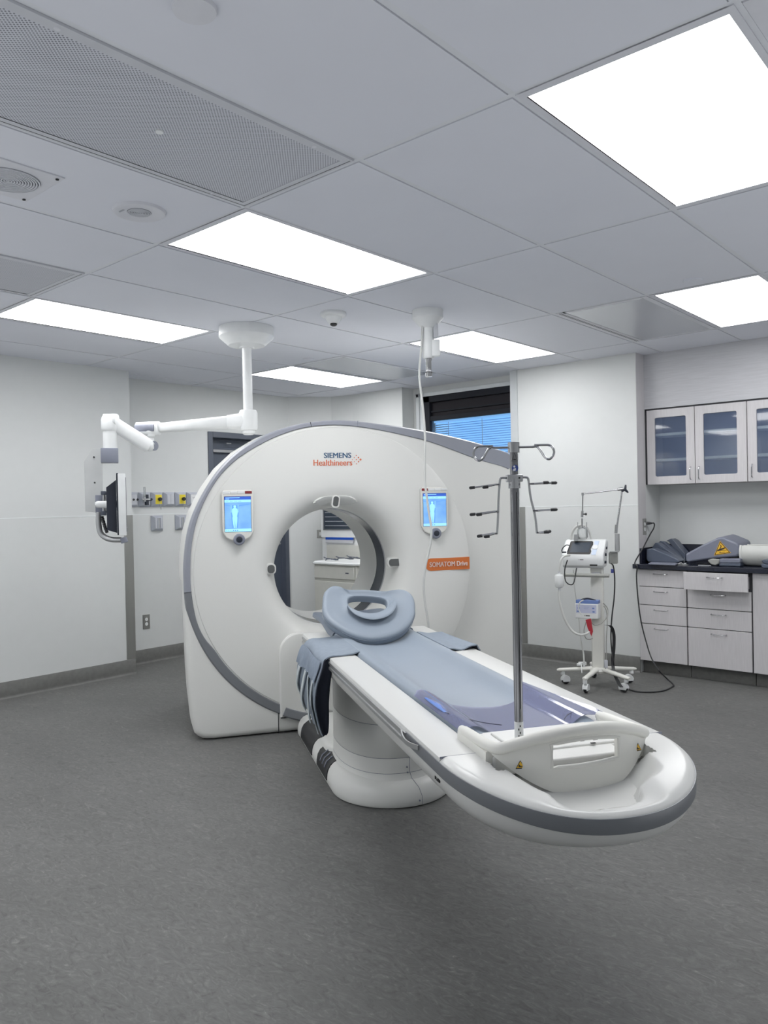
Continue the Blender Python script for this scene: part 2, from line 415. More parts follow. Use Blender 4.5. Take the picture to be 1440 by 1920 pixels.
# ---------------------------------------------------------------- window
BLIND = mat('blind slat daylight glow', (130, 175, 220), .5, emit=(124, 192, 252), es=.74)  # slat emission and blue tint stand in for daylight through the blind
FRD = mat('dark window frame', (26, 28, 34), .7, spec=.2)
W = MB(); W.use(FRD)
y0, y1 = 6.19, 6.27
W.box(-4.852, -4.775, y0, y1, 1.25, 2.46); W.box(-4.852, -3.66, y0, y1, 2.40, 2.46); W.box(-4.775, -3.66, y0+.01, y1, 2.215, 2.26)
W.box(-4.852, -3.66, y0, y1, 1.25, 1.32)
wf = struct(W.build('window_1', bev=.003)); wf['kind'] = 'structure'
b = MB(); b.use(mat('transom brown', (30, 28, 32), .7, spec=.2)); b.box(-4.775, -3.66, 6.235, 6.25, 2.255, 2.405); b.use(FRD)
b.box(-4.775, -3.66, 6.215, 6.237, 2.30, 2.315); b.build('window_transom', None, wf)
b = MB().use(WINGL); b.box(-4.78, -3.66, 6.225, 6.229, 1.31, 2.22); b.build('window_pane', None, wf)
b = MB().use(BLIND)
z = 1.33
while z < 2.20:
    b.obox((-4.21, 6.275, z), (.555, 0, 0), (0, .0105, .0082), (0, 0, .0007)); z += .0225
b.use(TUBEG)
for x in (-4.6, -4.2, -3.86): b.box(x, x+.004, 6.262, 6.266, 1.33, 2.2)
b.use(BLIND).box(-4.77, -3.66, 6.255, 6.285, 2.195, 2.215)
b.build('window_blind', None, wf)
b = MB().use(mat('window casing', (206, 210, 212), .5)); b.box(-4.95, -4.852, 6.195, 6.235, 1.2, 2.50); b.box(-4.905, -4.90, 6.18, 6.20, 1.2, 2.50); b.box(-4.95, -3.66, 6.195, 6.235, 2.462, 2.50)
b.build('window_casing', None, wf, bev=.002)
# daylight outside
w = bpy.data.worlds.new('blue evening sky'); SC.world = w; w.use_nodes = True
nt = w.node_tree; bg = nt.nodes['Background']; sk = nt.nodes.new('ShaderNodeTexGradient'); tc = nt.nodes.new('ShaderNodeTexCoord')
nt.links.new(tc.outputs['Generated'], sk.inputs[0]); rp = nt.nodes.new('ShaderNodeValToRGB'); nt.links.new(sk.outputs[0], rp.inputs[0])
rp.color_ramp.elements[0].color = srgb((62, 124, 205))+(1,); rp.color_ramp.elements[1].color = srgb((70, 134, 215))+(1,)
nt.links.new(rp.outputs[0], bg.inputs[0]); bg.inputs[1].default_value = 1.1

# ---------------------------------------------------------------- door in the recess
D = MB().use(SLATE)
D.box(XRec-.12, XRec+.012, 4.60, 4.655, 0, 2.134); D.box(XRec-.12, XRec+.012, 5.565, 5.62, 0, 2.134); D.box(XRec-.12, XRec+.012, 4.655, 5.565, 2.08, 2.134)
D.box(XRec-.12, XRec-.09, 4.655, 4.675, 0, 2.08); D.box(XRec-.12, XRec-.09, 4.655, 5.565, 2.06, 2.08)
dr = struct(D.build('door_1', bev=.003))
b = MB().use(SLATED); b.box(XRec-.088, XRec-.04, 4.66, 5.56, .01, 1.985); b.build('door_leaf', None, dr, bev=.003)
b = MB().use(SLATED); b.box(XRec-.115, XRec-.09, 4.675, 5.565, 1.99, 2.06); b.use(SILV); b.box(XRec-.06, XRec-.045, 4.86, 4.92, 2.03, 2.038); b.build('door_header', None, dr)
b = MB().use(SILV); b.box(XRec-.035, XRec+.0, 4.665, 5.20, 1.935, 1.962); b.tube([(XRec, 5.0, 1.965), (XRec-.03, 5.25, 2.01), (XRec-.08, 5.4, 2.05)], .007)
b.build('door_closer', None, dr, bev=.003)
b = MB().use(SILV); b.cyl((XRec-.04, 5.48, 1.0), (XRec+.02, 5.48, 1.0), .012); b.cyl((XRec+.02, 5.48, 1.0), (XRec+.02, 5.37, 1.0), .01); b.build('door_handle', None, dr)

# ---------------------------------------------------------------- ceiling fixtures
def troffer(j, i, label, group='lit ceiling light panels'):
    x1, x0, y0, y1 = gx(j), gx(j+1), gy(i), gy(i+1)
    t = thing('ceiling_light', label, 'ceiling light', T(((x0+x1)/2, (y0+y1)/2, CZ)), group)
    f = MB().use(TROF); g = .004; w = .024
    for (a, bb, c, d) in ((x0+g, x0+w, y0+g, y1-g), (x1-w, x1-g, y0+g, y1-g), (x0+w, x1-w, y0+g, y0+w+.01), (x0+w, x1-w, y1-w-.01, y1-g)):
        f.box(a, bb, c, d, CZ-.001, CZ+.02)
    f.build('frame', None, t)
    f = MB().use(LEDM); f.box(x0+w-.001, x1-w+.001, y0+w+.009, y1-w-.009, CZ+.004, CZ+.01); f.build('diffuser', None, t)
troffer(2, 0, 'lit ceiling panel between the large perforated grille and the smoke detector')
troffer(-1, 0, 'largest and brightest lit ceiling panel, beside the dark slotted vent')
troffer(0, 2, 'lit ceiling panel above the glass-door wall cabinets')
troffer(3, 2, 'lit ceiling panel behind the ceiling stub with the hanging cable')
troffer(5, 0, 'lit ceiling panel left of the white monitor boom mount')
troffer(6, 2, 'smallest lit ceiling panel, behind the monitor boom pole')
for (j, i) in rear_lights: troffer(j, i, 'lit ceiling panel behind the photographer, out of view', 'lights behind the viewer')

def grille(j, i, label, name='ceiling_grille'):
    x1, x0, y0, y1 = gx(j), gx(j+1), gy(i), gy(i+1)
    t = thing(name, label, 'air grille', T(((x0+x1)/2, (y0+y1)/2, CZ)), 'perforated ceiling grilles')
    f = MB().use(GREYM); w = .045; g = .012
    for (a, bb, c, d) in ((x0+g, x0+w, y0+g, y1-g), (x1-w, x1-g, y0+g, y1-g), (x0+w, x1-w, y0+g, y0+w), (x0+w, x1-w, y1-w, y1-g)):
        f.box(a, bb, c, d, CZ-.004, CZ+.02)
    f.use(DARKG); 
    f.box(x0+.021, x0+.0235, y0+.02, y1-.02, CZ-.0045, CZ); f.box(x0+.02, x1-.02, y1-.0235, y1-.021, CZ-.0045, CZ)
    f.build('frame', None, t)
    f = MB().use(PERF); f.box(x0+w, x1-w, y0+w, y1-w, CZ-.002, CZ+.005); f.build('perforated_plate', None, t)
    for sx in (x0+.032, x1-.032):
        for sy in (y0+.18, y1-.18):
            f = MB().use(TROF); f.lathe([(.0, CZ-.0065), (.007, CZ-.006), (.009, CZ-.003)], (sx, sy, 0), 14); f.build('screw', None, t)
    f = MB().use(EQW); f.lathe([(.0, -.006), (.012, -.0055), (.012, 0)], ((x0+x1)/2, (y0+y1)/2+.03, CZ-.001), 20); f.build('damper_screw', None, t)
grille(1, -1, 'large perforated metal ceiling grille with a pale screw at its centre')
grille(4, -1, 'perforated ceiling grille at the left edge beside a lit panel')
GLOSS = mat('satin access panel', (178, 181, 188), .22, var=.01, scale=3)
for (j, i, lab) in ((1, 2, 'satin metal ceiling access panel between two lights in front of the wall cabinets'), (5, 2, 'satin metal ceiling access panel beside the smallest lit panel')):
    x1, x0, y0, y1 = gx(j), gx(j+1), gy(i), gy(i+1)
    t = thing('access_panel', lab, 'ceiling panel', T(((x0+x1)/2, (y0+y1)/2, CZ)), 'satin ceiling access panels')
    f = MB().use(TROF)
    for (a, bb, c, d) in ((x0+.012, x0+.075, y0+.012, y1-.012), (x1-.045, x1-.012, y0+.012, y1-.012), (x0+.06, x1-.05, y0+.012, y0+.05), (x0+.06, x1-.05, y1-.03, y1-.012)): f.box(a, bb, c, d, CZ-.001, CZ+.01)
    f.use(DARKG); f.box(x0+.03, x0+.034, y0+.02, y1-.02, CZ-.0018, CZ); f.box(x0+.042, x0+.045, y0+.02, y1-.02, CZ-.0018, CZ)
    f.build('frame', None, t)
    f = MB().use(GLOSS); f.box(x0+.07, x1-.045, y0+.05, y1-.03, CZ-.001, CZ+.006); f.build('plate', None, t)
# slotted linear diffuser, top right corner
x1, x0, y0, y1 = gx(-2), gx(-1), gy(0), gy(1)
t = thing('slot_diffuser', 'ceiling air diffuser with dark parallel slots beside the brightest light', 'air vent', T(((x0+x1)/2, (y0+y1)/2, CZ)))
f = MB().use(TROF); n = 5; a = x0+.10; pitch = .056
f.box(x0+.013, a, y0+.012, y1-.012, CZ-.001, CZ+.012); f.box(a, x1-.012, y0+.012, y0+.05, CZ-.001, CZ+.012); f.box(a, x1-.012, y1-.05, y1-.012, CZ-.001, CZ+.012)
for k in range(n+1): f.box(a+k*pitch+.035, a+k*pitch+.052, y0+.05, y1-.05, CZ-.001, CZ+.025)
f.box(a+n*pitch+.05, x1-.012, y0+.05, y1-.05, CZ-.001, CZ+.012)
f.build('frame', None, t)
f = MB().use(mat('slot shadow blue', (62, 72, 100), .5)); f.box(a, x1-.02, y0+.05, y1-.05, CZ+.018, CZ+.024); f.build('slot', None, t)

# speakers, detector, sprinkler caps
t = thing('ceiling_speaker', 'square ceiling speaker plate with ribbed round centre near the left edge', 'speaker', T((-2.79, 1.20, CZ)), 'ceiling speakers')
f = MB().use(TROF); f.box(-2.94, -2.64, 1.05, 1.354, CZ-.005, CZ+.001); f.build('plate', None, t, bev=.002)
f = MB().use(mat('speaker ribs', (196, 198, 204), .6))
for k in range(12): f.lathe([(.105-.009*k, -.0015), (.105-.009*k, -.007), (.1-.009*k, -.007), (.1-.009*k, -.0015)], (-2.79, 1.22, CZ-.003), 48)
f.use(mat('speaker gap', (96, 98, 106), .7)).lathe([(.0, -.0028), (.107, -.0028), (.107, 0)], (-2.79, 1.22, CZ-.003), 48); f.build('grille', None, t)
for sx, sy in ((-2.66, 1.335), (-2.92, 1.335)):
    f = MB().use(BLACKP); f.lathe([(0, -.008), (.006, -.007), (.006, 0)], (sx, sy, CZ-.002), 12); f.build('screw', None, t)
c = (-2.729, 1.70, CZ)
t = thing('ceiling_speaker', 'small round recessed ceiling speaker between grille and lit panel', 'speaker', T(c), 'ceiling speakers')
f = MB().use(TROF); f.lathe([(0, -.006), (.075, -.007), (.088, -.012), (.098, -.010), (.102, 0)], c, 56); f.build('bezel', None, t)
f = MB().use(mat('speaker ribs small', (188, 190, 196), .6))
for k in range(7): f.lathe([(.044-.006*k, -.005), (.044-.006*k, -.0095), (.0405-.006*k, -.0095), (.0405-.006*k, -.005)], c, 36)
f.use(MATS['speaker gap']).lathe([(0, -.0072), (.046, -.0072), (.046, -.004)], c, 36); f.build('grille', None, t)
f = MB().use(mat('faint print', (150, 152, 158), .7)); f.box(c[0]-.05, c[0]-.015, c[1]-.062, c[1]-.054, CZ-.0078, CZ-.0068); f.build('print', None, t)
c = (-3.345, 3.40, CZ)
t = thing('smoke_detector', 'small white domed detector with a dark sensor on the ceiling', 'smoke detector', T(c))
f = MB().use(EQW); f.lathe([(.078, 0), (.08, -.012), (.074, -.02), (.052, -.026), (.046, -.042), (.034, -.06), (.03, -.064), (0, -.066)], c, 48); f.build('housing', None, t)
f = MB().use(BLACKP); f.lathe([(.02, -.064), (.021, -.074), (.012, -.08), (0, -.081)], c, 24); f.build('sensor', None, t)
for k, (p, r, lab) in enumerate((((-1.525, 1.108), .052, 'round white sprinkler cover at the top of the ceiling near the grille'), ((-1.493, 4.275), .05, 'round flush sprinkler cover above the wall cabinets, beside a light'), ((-4.53, 4.31), .045, 'round flush sprinkler cover behind the monitor boom pole'))):
    o = MB().use(CEIL if k else TROF).lathe([(0, -.012), (r*.97, -.011), (r, -.008), (r, 0)], (0, 0, 0), 48).build('sprinkler_cover')
    o.location = (p[0], p[1], CZ); tag(o, lab, 'sprinkler cover', 'round sprinkler covers')
# ---------------------------------------------------------------- medical gas outlets
def outlet_box(y, z0, z1, k, M=None):
    w = .1215
    lab = {0: 'leftmost grey gas outlet with two small connectors, beside the wall corner', 1: 'grey gas outlet holding a black fitting and a clear upright tube', 2: 'first yellow-faced gas outlet with black knob, from the left',
           3: 'blank grey outlet plate between the two yellow outlets', 4: 'second yellow-faced gas outlet, next to the scanner edge', 5: 'rightmost grey outlet of the row, with pale socket face, partly behind scanner',
           6: 'grey slide bracket below the first yellow outlet', 7: 'grey slide bracket partly hidden by the scanner, below second yellow outlet'}[k]
    t = thing('gas_outlet' if k < 6 else 'slide_rail_bracket', lab, 'gas outlet' if k < 6 else 'wall bracket', T((XRec, y, z0)), 'grey wall outlets in a row' if k < 6 else 'grey wall brackets')
    y1 = y+w; d = .038; i = .024
    r = [[(XRec, y, z0), (XRec, y1, z0), (XRec, y1, z1), (XRec, y, z1)], [(XRec+.008, y, z0), (XRec+.008, y1, z0), (XRec+.008, y1, z1), (XRec+.008, y, z1)],
         [(XRec+d, y+i, z0+i*.8), (XRec+d, y1-i, z0+i*.8), (XRec+d, y1-i, z1-i*.8), (XRec+d, y+i, z1-i*.8)]]
    f = MB().use(BOXM); f.loft(r); f.build('housing', None, t, sharp=10, bev=.0015)
    X = XRec+d; yc = (y+y1)/2; zc = (z0+z1)/2; a = w/2-i-.004; h = (z1-z0)/2-i*.8-.004
    f = MB().use(YELB if k in (2, 4) else (GREYM if k != 5 else EQW)); f.box(X-.001, X+.002, yc-a, yc+a, zc-h, zc+h); f.build('face_plate', None, t)
    if k in (2, 4):
        f = MB().use(BLACKP); f.lathe([(.0, .03), (.014, .03), (.018, .02), (.016, 0)], (X, yc+.006, zc+.002), 20, (1, 0, 0)); f.build('knob', None, t)
        f = MB().use(CLEARP); f.tube([(X+.02, yc, zc), (X+.024, yc-.004, zc-.06), (X+.024, yc+.006, zc-.095), (X+.024, yc+.012, zc-.06)], .0016, 6); f.build('retainer_loop', None, t)
    if k == 1:
        f = MB().use(NAVY); f.box(X, X+.03, yc-.018, yc+.008, zc-.05, zc+.045); f.cyl((X, yc+.03, zc), (X+.04, yc+.03, zc), .012); f.build('fitting', None, t, bev=.003)
        f = MB().use(SILV); f.cyl((X+.03, yc-.035, zc-.02), (X+.03, yc-.035, zc+.02), .011); f.cyl((X+.03, yc-.06, zc), (X+.03, yc+.02, zc), .007); f.build('valve', None, t)
        f = MB().use(CLEARP); f.cyl((X+.03, yc-.035, zc+.02), (X+.03, yc-.035, zc+.11), .009); f.build('flow_tube', None, t)
    if k == 0:
        for q in (-.02, .018):
            f = MB().use(BLACKP); f.lathe([(0, .012), (.008, .012), (.011, 0)], (X, yc+q+.02, zc), 16, (1, 0, 0)); f.build('connector', None, t)
    if k == 3:
        f = MB().use(BOXM); f.box(X+.002, X+.004, yc-.002, yc+.002, zc-h, zc+h); f.build('centre_rib', None, t)
    if k == 5:
        f = MB().use(BLACKP); f.box(X+.001, X+.003, yc-.012, yc-.008, zc+.006, zc+.02); f.box(X+.001, X+.003, yc+.006, yc+.01, zc+.006, zc+.02); f.build('socket_slots', None, t)
    if k > 5:
        f = MB().use(BOXM); f.box(X, X+.008, yc-.018, yc-.01, zc-h, zc+h); f.box(X, X+.008, yc+.01, yc+.018, zc-h, zc+h); f.use(SILV).box(X, X+.004, yc-.01, yc+.01, zc-h, zc+h); f.build('slide_channel', None, t)
for k in range(6): outlet_box(3.700+.1275*k, 1.411, 1.543, k)
outlet_box(3.952, 1.19, 1.33, 6); outlet_box(4.207, 1.19, 1.33, 7)
def duplex(M, label, plug=False):
    t = thing('power_outlet', label, 'power outlet', M, 'duplex wall outlets')
    f = MB(M).use(STEELG); f.box(-.036, .036, -.004, .001, -.065, .065); f.build('cover_plate', None, t, bev=.002)
    for s in (-.02, .02):
        f = MB(M).use(EQW); f.lathe([(0, .007), (.014, .007), (.0155, .003)], (0, 0, s*1.05), 24, (0, -1, 0)); f.use(BLACKP)
        f.box(-.006, -.0045, -.0078, -.006, s*1.05-.002, s*1.05+.006); f.box(.0045, .006, -.0078, -.006, s*1.05-.002, s*1.05+.006); f.build('receptacle', None, t)
duplex(frame((XRec+.001, 3.882, .372), 90), 'steel duplex power outlet low on the left wall near the scanner')
duplex(frame((XJ+.001, 6.155, 1.165), 90), 'steel duplex power outlet above the counter with a black plug in it')
# ================================================================ CT GANTRY
GM = scan_matrix(1.04, -4.75)
G = thing('ct_scanner', 'large white round-bored scanner gantry with grey edge band on grey floor', 'medical scanner', GM)
ZC = .985
def polar_lookup(pts):
    # pts: (x,z) about the bore centre, any order along the outline -> r(theta)
    P = [Vector((x, z)) for x, z in pts]
    def r(th):
        d = Vector((cos(th), sin(th))); best = 0
        for k in range(len(P)-1):
            a, b2 = P[k], P[k+1]; e = b2-a; den = d.x*e.y-d.y*e.x
            if abs(den) < 1e-9: continue
            t = (a.x*e.y-a.y*e.x)/den; s = (a.x*d.y-a.y*d.x)/den
            if t > 0 and -1e-6 <= s <= 1+1e-6: best = max(best, t)
        return best
    return r
# outer edge of the grey band (measured), from the bottom centre clockwise: left side, top, then the tail sweeping right
band_out = [(.0, -.951)]+[(.951*cos(radians(a)), .951*sin(radians(a))) for a in range(-100, -171, -5)]+[(-.942, 0), (-.938, .10), (-.918, .245), (-.878, .375), (-.805, .515), (-.717, .640), (-.6, .747), (-.447, .838), (-.302, .889), (-.167, .917), (-.015, .932), (.132, .927), (.28, .911), (.423, .896), (.602, .873), (.734, .853), (.875, .828), (1.012, .799), (1.206, .746), (1.245, .72), (1.275, .66), (1.285, .58)]
band_in = [(.0, -.893)]+[(.893*cos(radians(a)), .893*sin(radians(a))) for a in range(-100, -151, -5)]+[(-.835, -.363), (-.877, -.255), (-.9, -.1), (-.904, .019), (-.892, .192), (-.845, .372), (-.755, .545), (-.664, .652), (-.557, .734), (-.415, .812), (-.29, .861), (-.17, .890), (-.016, .902), (.131, .893), (.279, .871), (.448, .839), (.601, .808), (.733, .772), (.872, .729), (1.009, .687), (1.203, .637), (1.225, .60), (1.235, .56)]
cb = lambda P: [(p.x, p.y) for p in catmull([(x, z, 0) for x, z in P], 4)]
bo, bi = cb(band_out), cb(band_in)
body = [(0, -ZC), (-.80, -ZC), (-.865, -.975), (-.90, -.945), (-.918, -.876), (-.93, -.74), (-.938, -.55), (-.942, -.25), (-.945, 0)]
body += [(x*1.003, z*1.003) for x, z in band_out if x > -.95 and z > .05]
body += [(1.30, .37), (1.308, -.70), (1.305, -.93), (1.28, -.97), (1.24, -ZC), (0, -ZC)]
R_body = polar_lookup([(x, z) for x, z in body]+[body[0]])
R_bo = polar_lookup(bo); R_bi = polar_lookup(bi)
def wing(x): return .15*sm((x-.3)/.9)                 # the face falls back towards the right
def yface(x, z): 
    return wing(x)
N = 288
rb = .385
b = MB(GM)
rings = []
def ring(fr, fy, lab=0):
    r = []
    for k in range(N):
        th = 2*pi*k/N; R = R_body(th); rr = fr(th, R); x, z = rr*cos(th), rr*sin(th)
        r.append((x, fy(th, x, z), ZC+z))
    return r
def rd(th):    # disc edge radius
    return min(.885, R_body(th)-.012)
rings.append(ring(lambda t, R: rb, lambda t, x, z: 1.03))
rings.append(ring(lambda t, R: rb, lambda t, x, z: .70))
rings.append(ring(lambda t, R: rb, lambda t, x, z: .40))
rings.append(ring(lambda t, R: rb, lambda t, x, z: .22))
for rr, yy in ((.388, .175), (.396, .13), (.41, .09), (.43, .055), (.455, .03), (.49, .012), (.53, .003), (.58, 0)):
    rings.append(ring(lambda t, R, rr=rr: rr, lambda t, x, z, yy=yy: yy))
rings.append(ring(lambda t, R: .72, lambda t, x, z: -.002))
# disc stays nearly flat; the ridge drops to the wing on the right
def ridge(th, x, z, lift):
    w = wing(x); return w*.25 if lift else w+.004
rings.append(ring(lambda t, R: rd(t)-.05, lambda t, x, z: wing(x)*.18))
rings.append(ring(lambda t, R: rd(t)-.006, lambda t, x, z: wing(x)*.32))
rings.append(ring(lambda t, R: rd(t), lambda t, x, z: wing(x)*.40))
rings.append(ring(lambda t, R: rd(t)+.003, lambda t, x, z: wing(x)*.85+.004))
def mid(f):
    return lambda t, R: (rd(t)+.004)*(1-f)+(R-.05)*f if R-.05 > rd(t)+.004 else rd(t)+.004+f*.002
rings.append(ring(mid(.15), lambda t, x, z: wing(x)+.003))
rings.append(ring(mid(.5), lambda t, x, z: wing(x)+.003))
rings.append(ring(mid(1), lambda t, x, z: wing(x)+.003))
def er(off, off_y):
    # rounded outer edge
    return (lambda t, R: max(R-off, rd(t)+.006), lambda t, x, z: wing(x)+off_y)
for off, oy in ((.03, .006), (.014, .016), (.004, .034), (0, .06)):
    f1, f2 = er(off, oy); rings.append(ring(f1, f2))
rings.append(ring(lambda t, R: R+.004, lambda t, x, z: .18+wing(x)*.3))
rings.append(ring(lambda t, R: R+(.02 if pi*.55 < t < pi*1.02 else .004), lambda t, x, z: .45))
rings.append(ring(lambda t, R: R*.995, lambda t, x, z: .80))
rings.append(ring(lambda t, R: R*.985, lambda t, x, z: .93))
rings.append(ring(lambda t, R: R*.95, lambda t, x, z: 1.0))
rings.append(ring(lambda t, R: R*.6, lambda t, x, z: 1.03))
rings.append(ring(lambda t, R: rb, lambda t, x, z: 1.03))
# keep everything above the floor
rings = [[(x, y, max(z, .004)) for x, y, z in r] for r in rings]
b.loft(rings, cap=False)
b.build('housing', WHITE, G, sharp=32)
# grey band
def band(name, t0, t1, m, n=220, lo=0):
    q = MB(GM).use(m); A = []
    for k in range(n+1):
        th = t0+(t1-t0)*k/n; ri, ro = R_bi(th), R_bo(th)
        c, s = cos(th), sin(th); f = lambda r, y: (r*c, y+wing(r*c)-(lo if y < .02 else 0), max(.006, ZC+r*s))
        A.append([f(ri, .02), f(ri, -.001), f(ri+.004, -.006), f(ro-.010, -.006), f(ro-.001, .003), f(ro+.0035, .03), f(ro+.0035, .055), f(ro-.012, .06)])
    q.loft(A, closed=True); return q.build(name, None, G, sharp=40)
band('edge_band', radians(81.8), radians(100.3), BAND, 60)
band('edge_band', radians(100.3), radians(185.8), BAND, 120)
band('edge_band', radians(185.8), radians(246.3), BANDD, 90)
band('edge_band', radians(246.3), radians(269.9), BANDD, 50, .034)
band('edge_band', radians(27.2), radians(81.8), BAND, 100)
for a in (81.8, 100.3, 185.8, 246.3):
    c_, s_ = cos(radians(a)), sin(radians(a)); r0_, r1_ = R_bi(radians(a))-.001, R_bo(radians(a))+.003
    b = MB(GM).use(DARKG if a != 81.8 else GREYC); b.obox((c_*(r0_+r1_)/2, -.0045+wing(c_*.9), ZC+s_*(r0_+r1_)/2), (c_*(r1_-r0_)/2, 0, s_*(r1_-r0_)/2), (0, .003, 0), (-s_*.0014, 0, c_*.0014)); b.build('band_joint', None, G)
# seams in the housing
b = MB(GM).use(DARKG); b.box(-.404, -.400, -.0015, .01, .006, .13); b.build('housing_seam', None, G)
# dock panel under the bore
def rrect_top(x0, x1, z0, z1, r, y, n=8):
    P = [(x0, y, z0)]
    P += [(x0+r-r*cos(radians(a)), y, z1-r+r*sin(radians(a))) for a in [90*k/n for k in range(n+1)]]
    P += [(x1-r+r*sin(radians(a)), y, z1-r+r*cos(radians(a))) for a in [90*k/n for k in range(n+1)]]
    P += [(x1, y, z0)]; return P
b = MB(GM).use(WHITE)
r0 = rrect_top(-.392, .392, .105, .612, .12, .02); r1 = rrect_top(-.392, .392, .105, .612, .12, -.018); r2 = rrect_top(-.386, .386, .108, .606, .116, -.026); r3 = rrect_top(-.35, .35, .13, .57, .1, -.034)
b.loft([r0, r1, r2, r3]); b.build('dock_panel', None, G, sharp=30)
b = MB(GM).use(DARKG); b.box(-.39, .39, -.02, -.004, .098, .106); b.box(.02, .023, -.0355, -.03, .2, .56); b.build('dock_panel_seam', None, G)
# scan window ring in the tunnel
b = MB(GM).use(SMOKE); A = []
for k in range(96):
    th = 2*pi*k/96; A.append([((r*cos(th)), y, ZC+r*sin(th)) for r, y in ((rb+.004, .33), (rb-.0015, .335), (rb-.0015, .545), (rb+.004, .55))])
b.loft(A, loop=True); b.build('scan_window_ring', None, G)
b = MB(GM).use(SILV); A = []
for k in range(96):
    th = 2*pi*k/96; A.append([((r*cos(th)), y, ZC+r*sin(th)) for r, y in ((rb+.002, .318), (rb-.003, .32), (rb-.003, .335), (rb+.002, .337))])
b.loft(A, loop=True); b.build('ring_trim', None, G)
# laser windows
def capsule(b2, c, w, h, y0, y1, ang=0, n=6):
    r = min(w, h)*.42; P = []
    for (sx, sz, a0) in ((1, 1, 0), (-1, 1, 90), (-1, -1, 180), (1, -1, 270)):
        for k in range(n+1):
            a = radians(a0+90*k/n); P.append((sx*(w/2-r)+r*cos(a), sz*(h/2-r)+r*sin(a)))
    ca, sa = cos(ang), sin(ang)
    f = lambda y, s=1: [(c[0]+(x*ca-z*sa)*s, y+c[1], c[2]+(x*sa+z*ca)*s) for x, z in P]
    b2.loft([f(y1), f(y0), f(y0, .97)]); return b2
for (x, z, w, h, an, y) in ((-.424, ZC+.022, .044, .050, 0, .046), (.384, ZC+.026, .078, .046, 0, .108)):
    b = MB(GM).use(WHITE); capsule(b, (x, y-.018, z), w+.018, h+.018, .004, .05); b.use(SMOKE); capsule(b, (x, y-.0215, z), w, h, 0, .01); b.build('laser_window', None, G, sharp=30)
b = MB(GM).use(WHITE); capsule(b, (-.014, .013, ZC+.428), .05, .08, 0, .03, -.15); b.use(SMOKE); capsule(b, (-.014, .009, ZC+.428), .034, .062, 0, .01, -.15); b.build('laser_window', None, G, sharp=30)
# speaker plate above the bore: follows the flare
b = MB(GM).use(mat('speaker plate', (206, 207, 204), .4)); Pp = []
def yflare(r):
    T_ = [(.385, .2), (.388, .175), (.396, .13), (.41, .09), (.43, .055), (.455, .03), (.49, .012), (.53, .003), (.58, 0), (2, 0)]
    for (r0_, y0_), (r1_, y1_) in zip(T_, T_[1:]):
        if r <= r1_: return y0_+(y1_-y0_)*(r-r0_)/(r1_-r0_)
    return 0
rows = []
for i in range(9):
    v = -1+2*i/8; row = []
    for j in range(25):
        s = -1+2*j/24; hw = .142*sqrt(max(0, 1-(abs(v)**3)*.35)); x = s*hw-.012; hgt = .027*(1-abs(s)**5)**.5 if abs(s) < 1 else 0
        z = .438+v*hgt*(1)-.10*x*x*4; r = hypot(x, z); row.append((x, yflare(r)-.0022, ZC+z))
    rows.append(row)
b.shell(rows, .01); b.build('speaker_plate', None, G)
b = MB(GM).use(SILV); b.lathe([(0, .006), (.006, .005), (.008, 0)], (.085, yflare(.44)-.006, ZC+.437), 16, (0, -1, 0)); b.build('microphone', None, G)
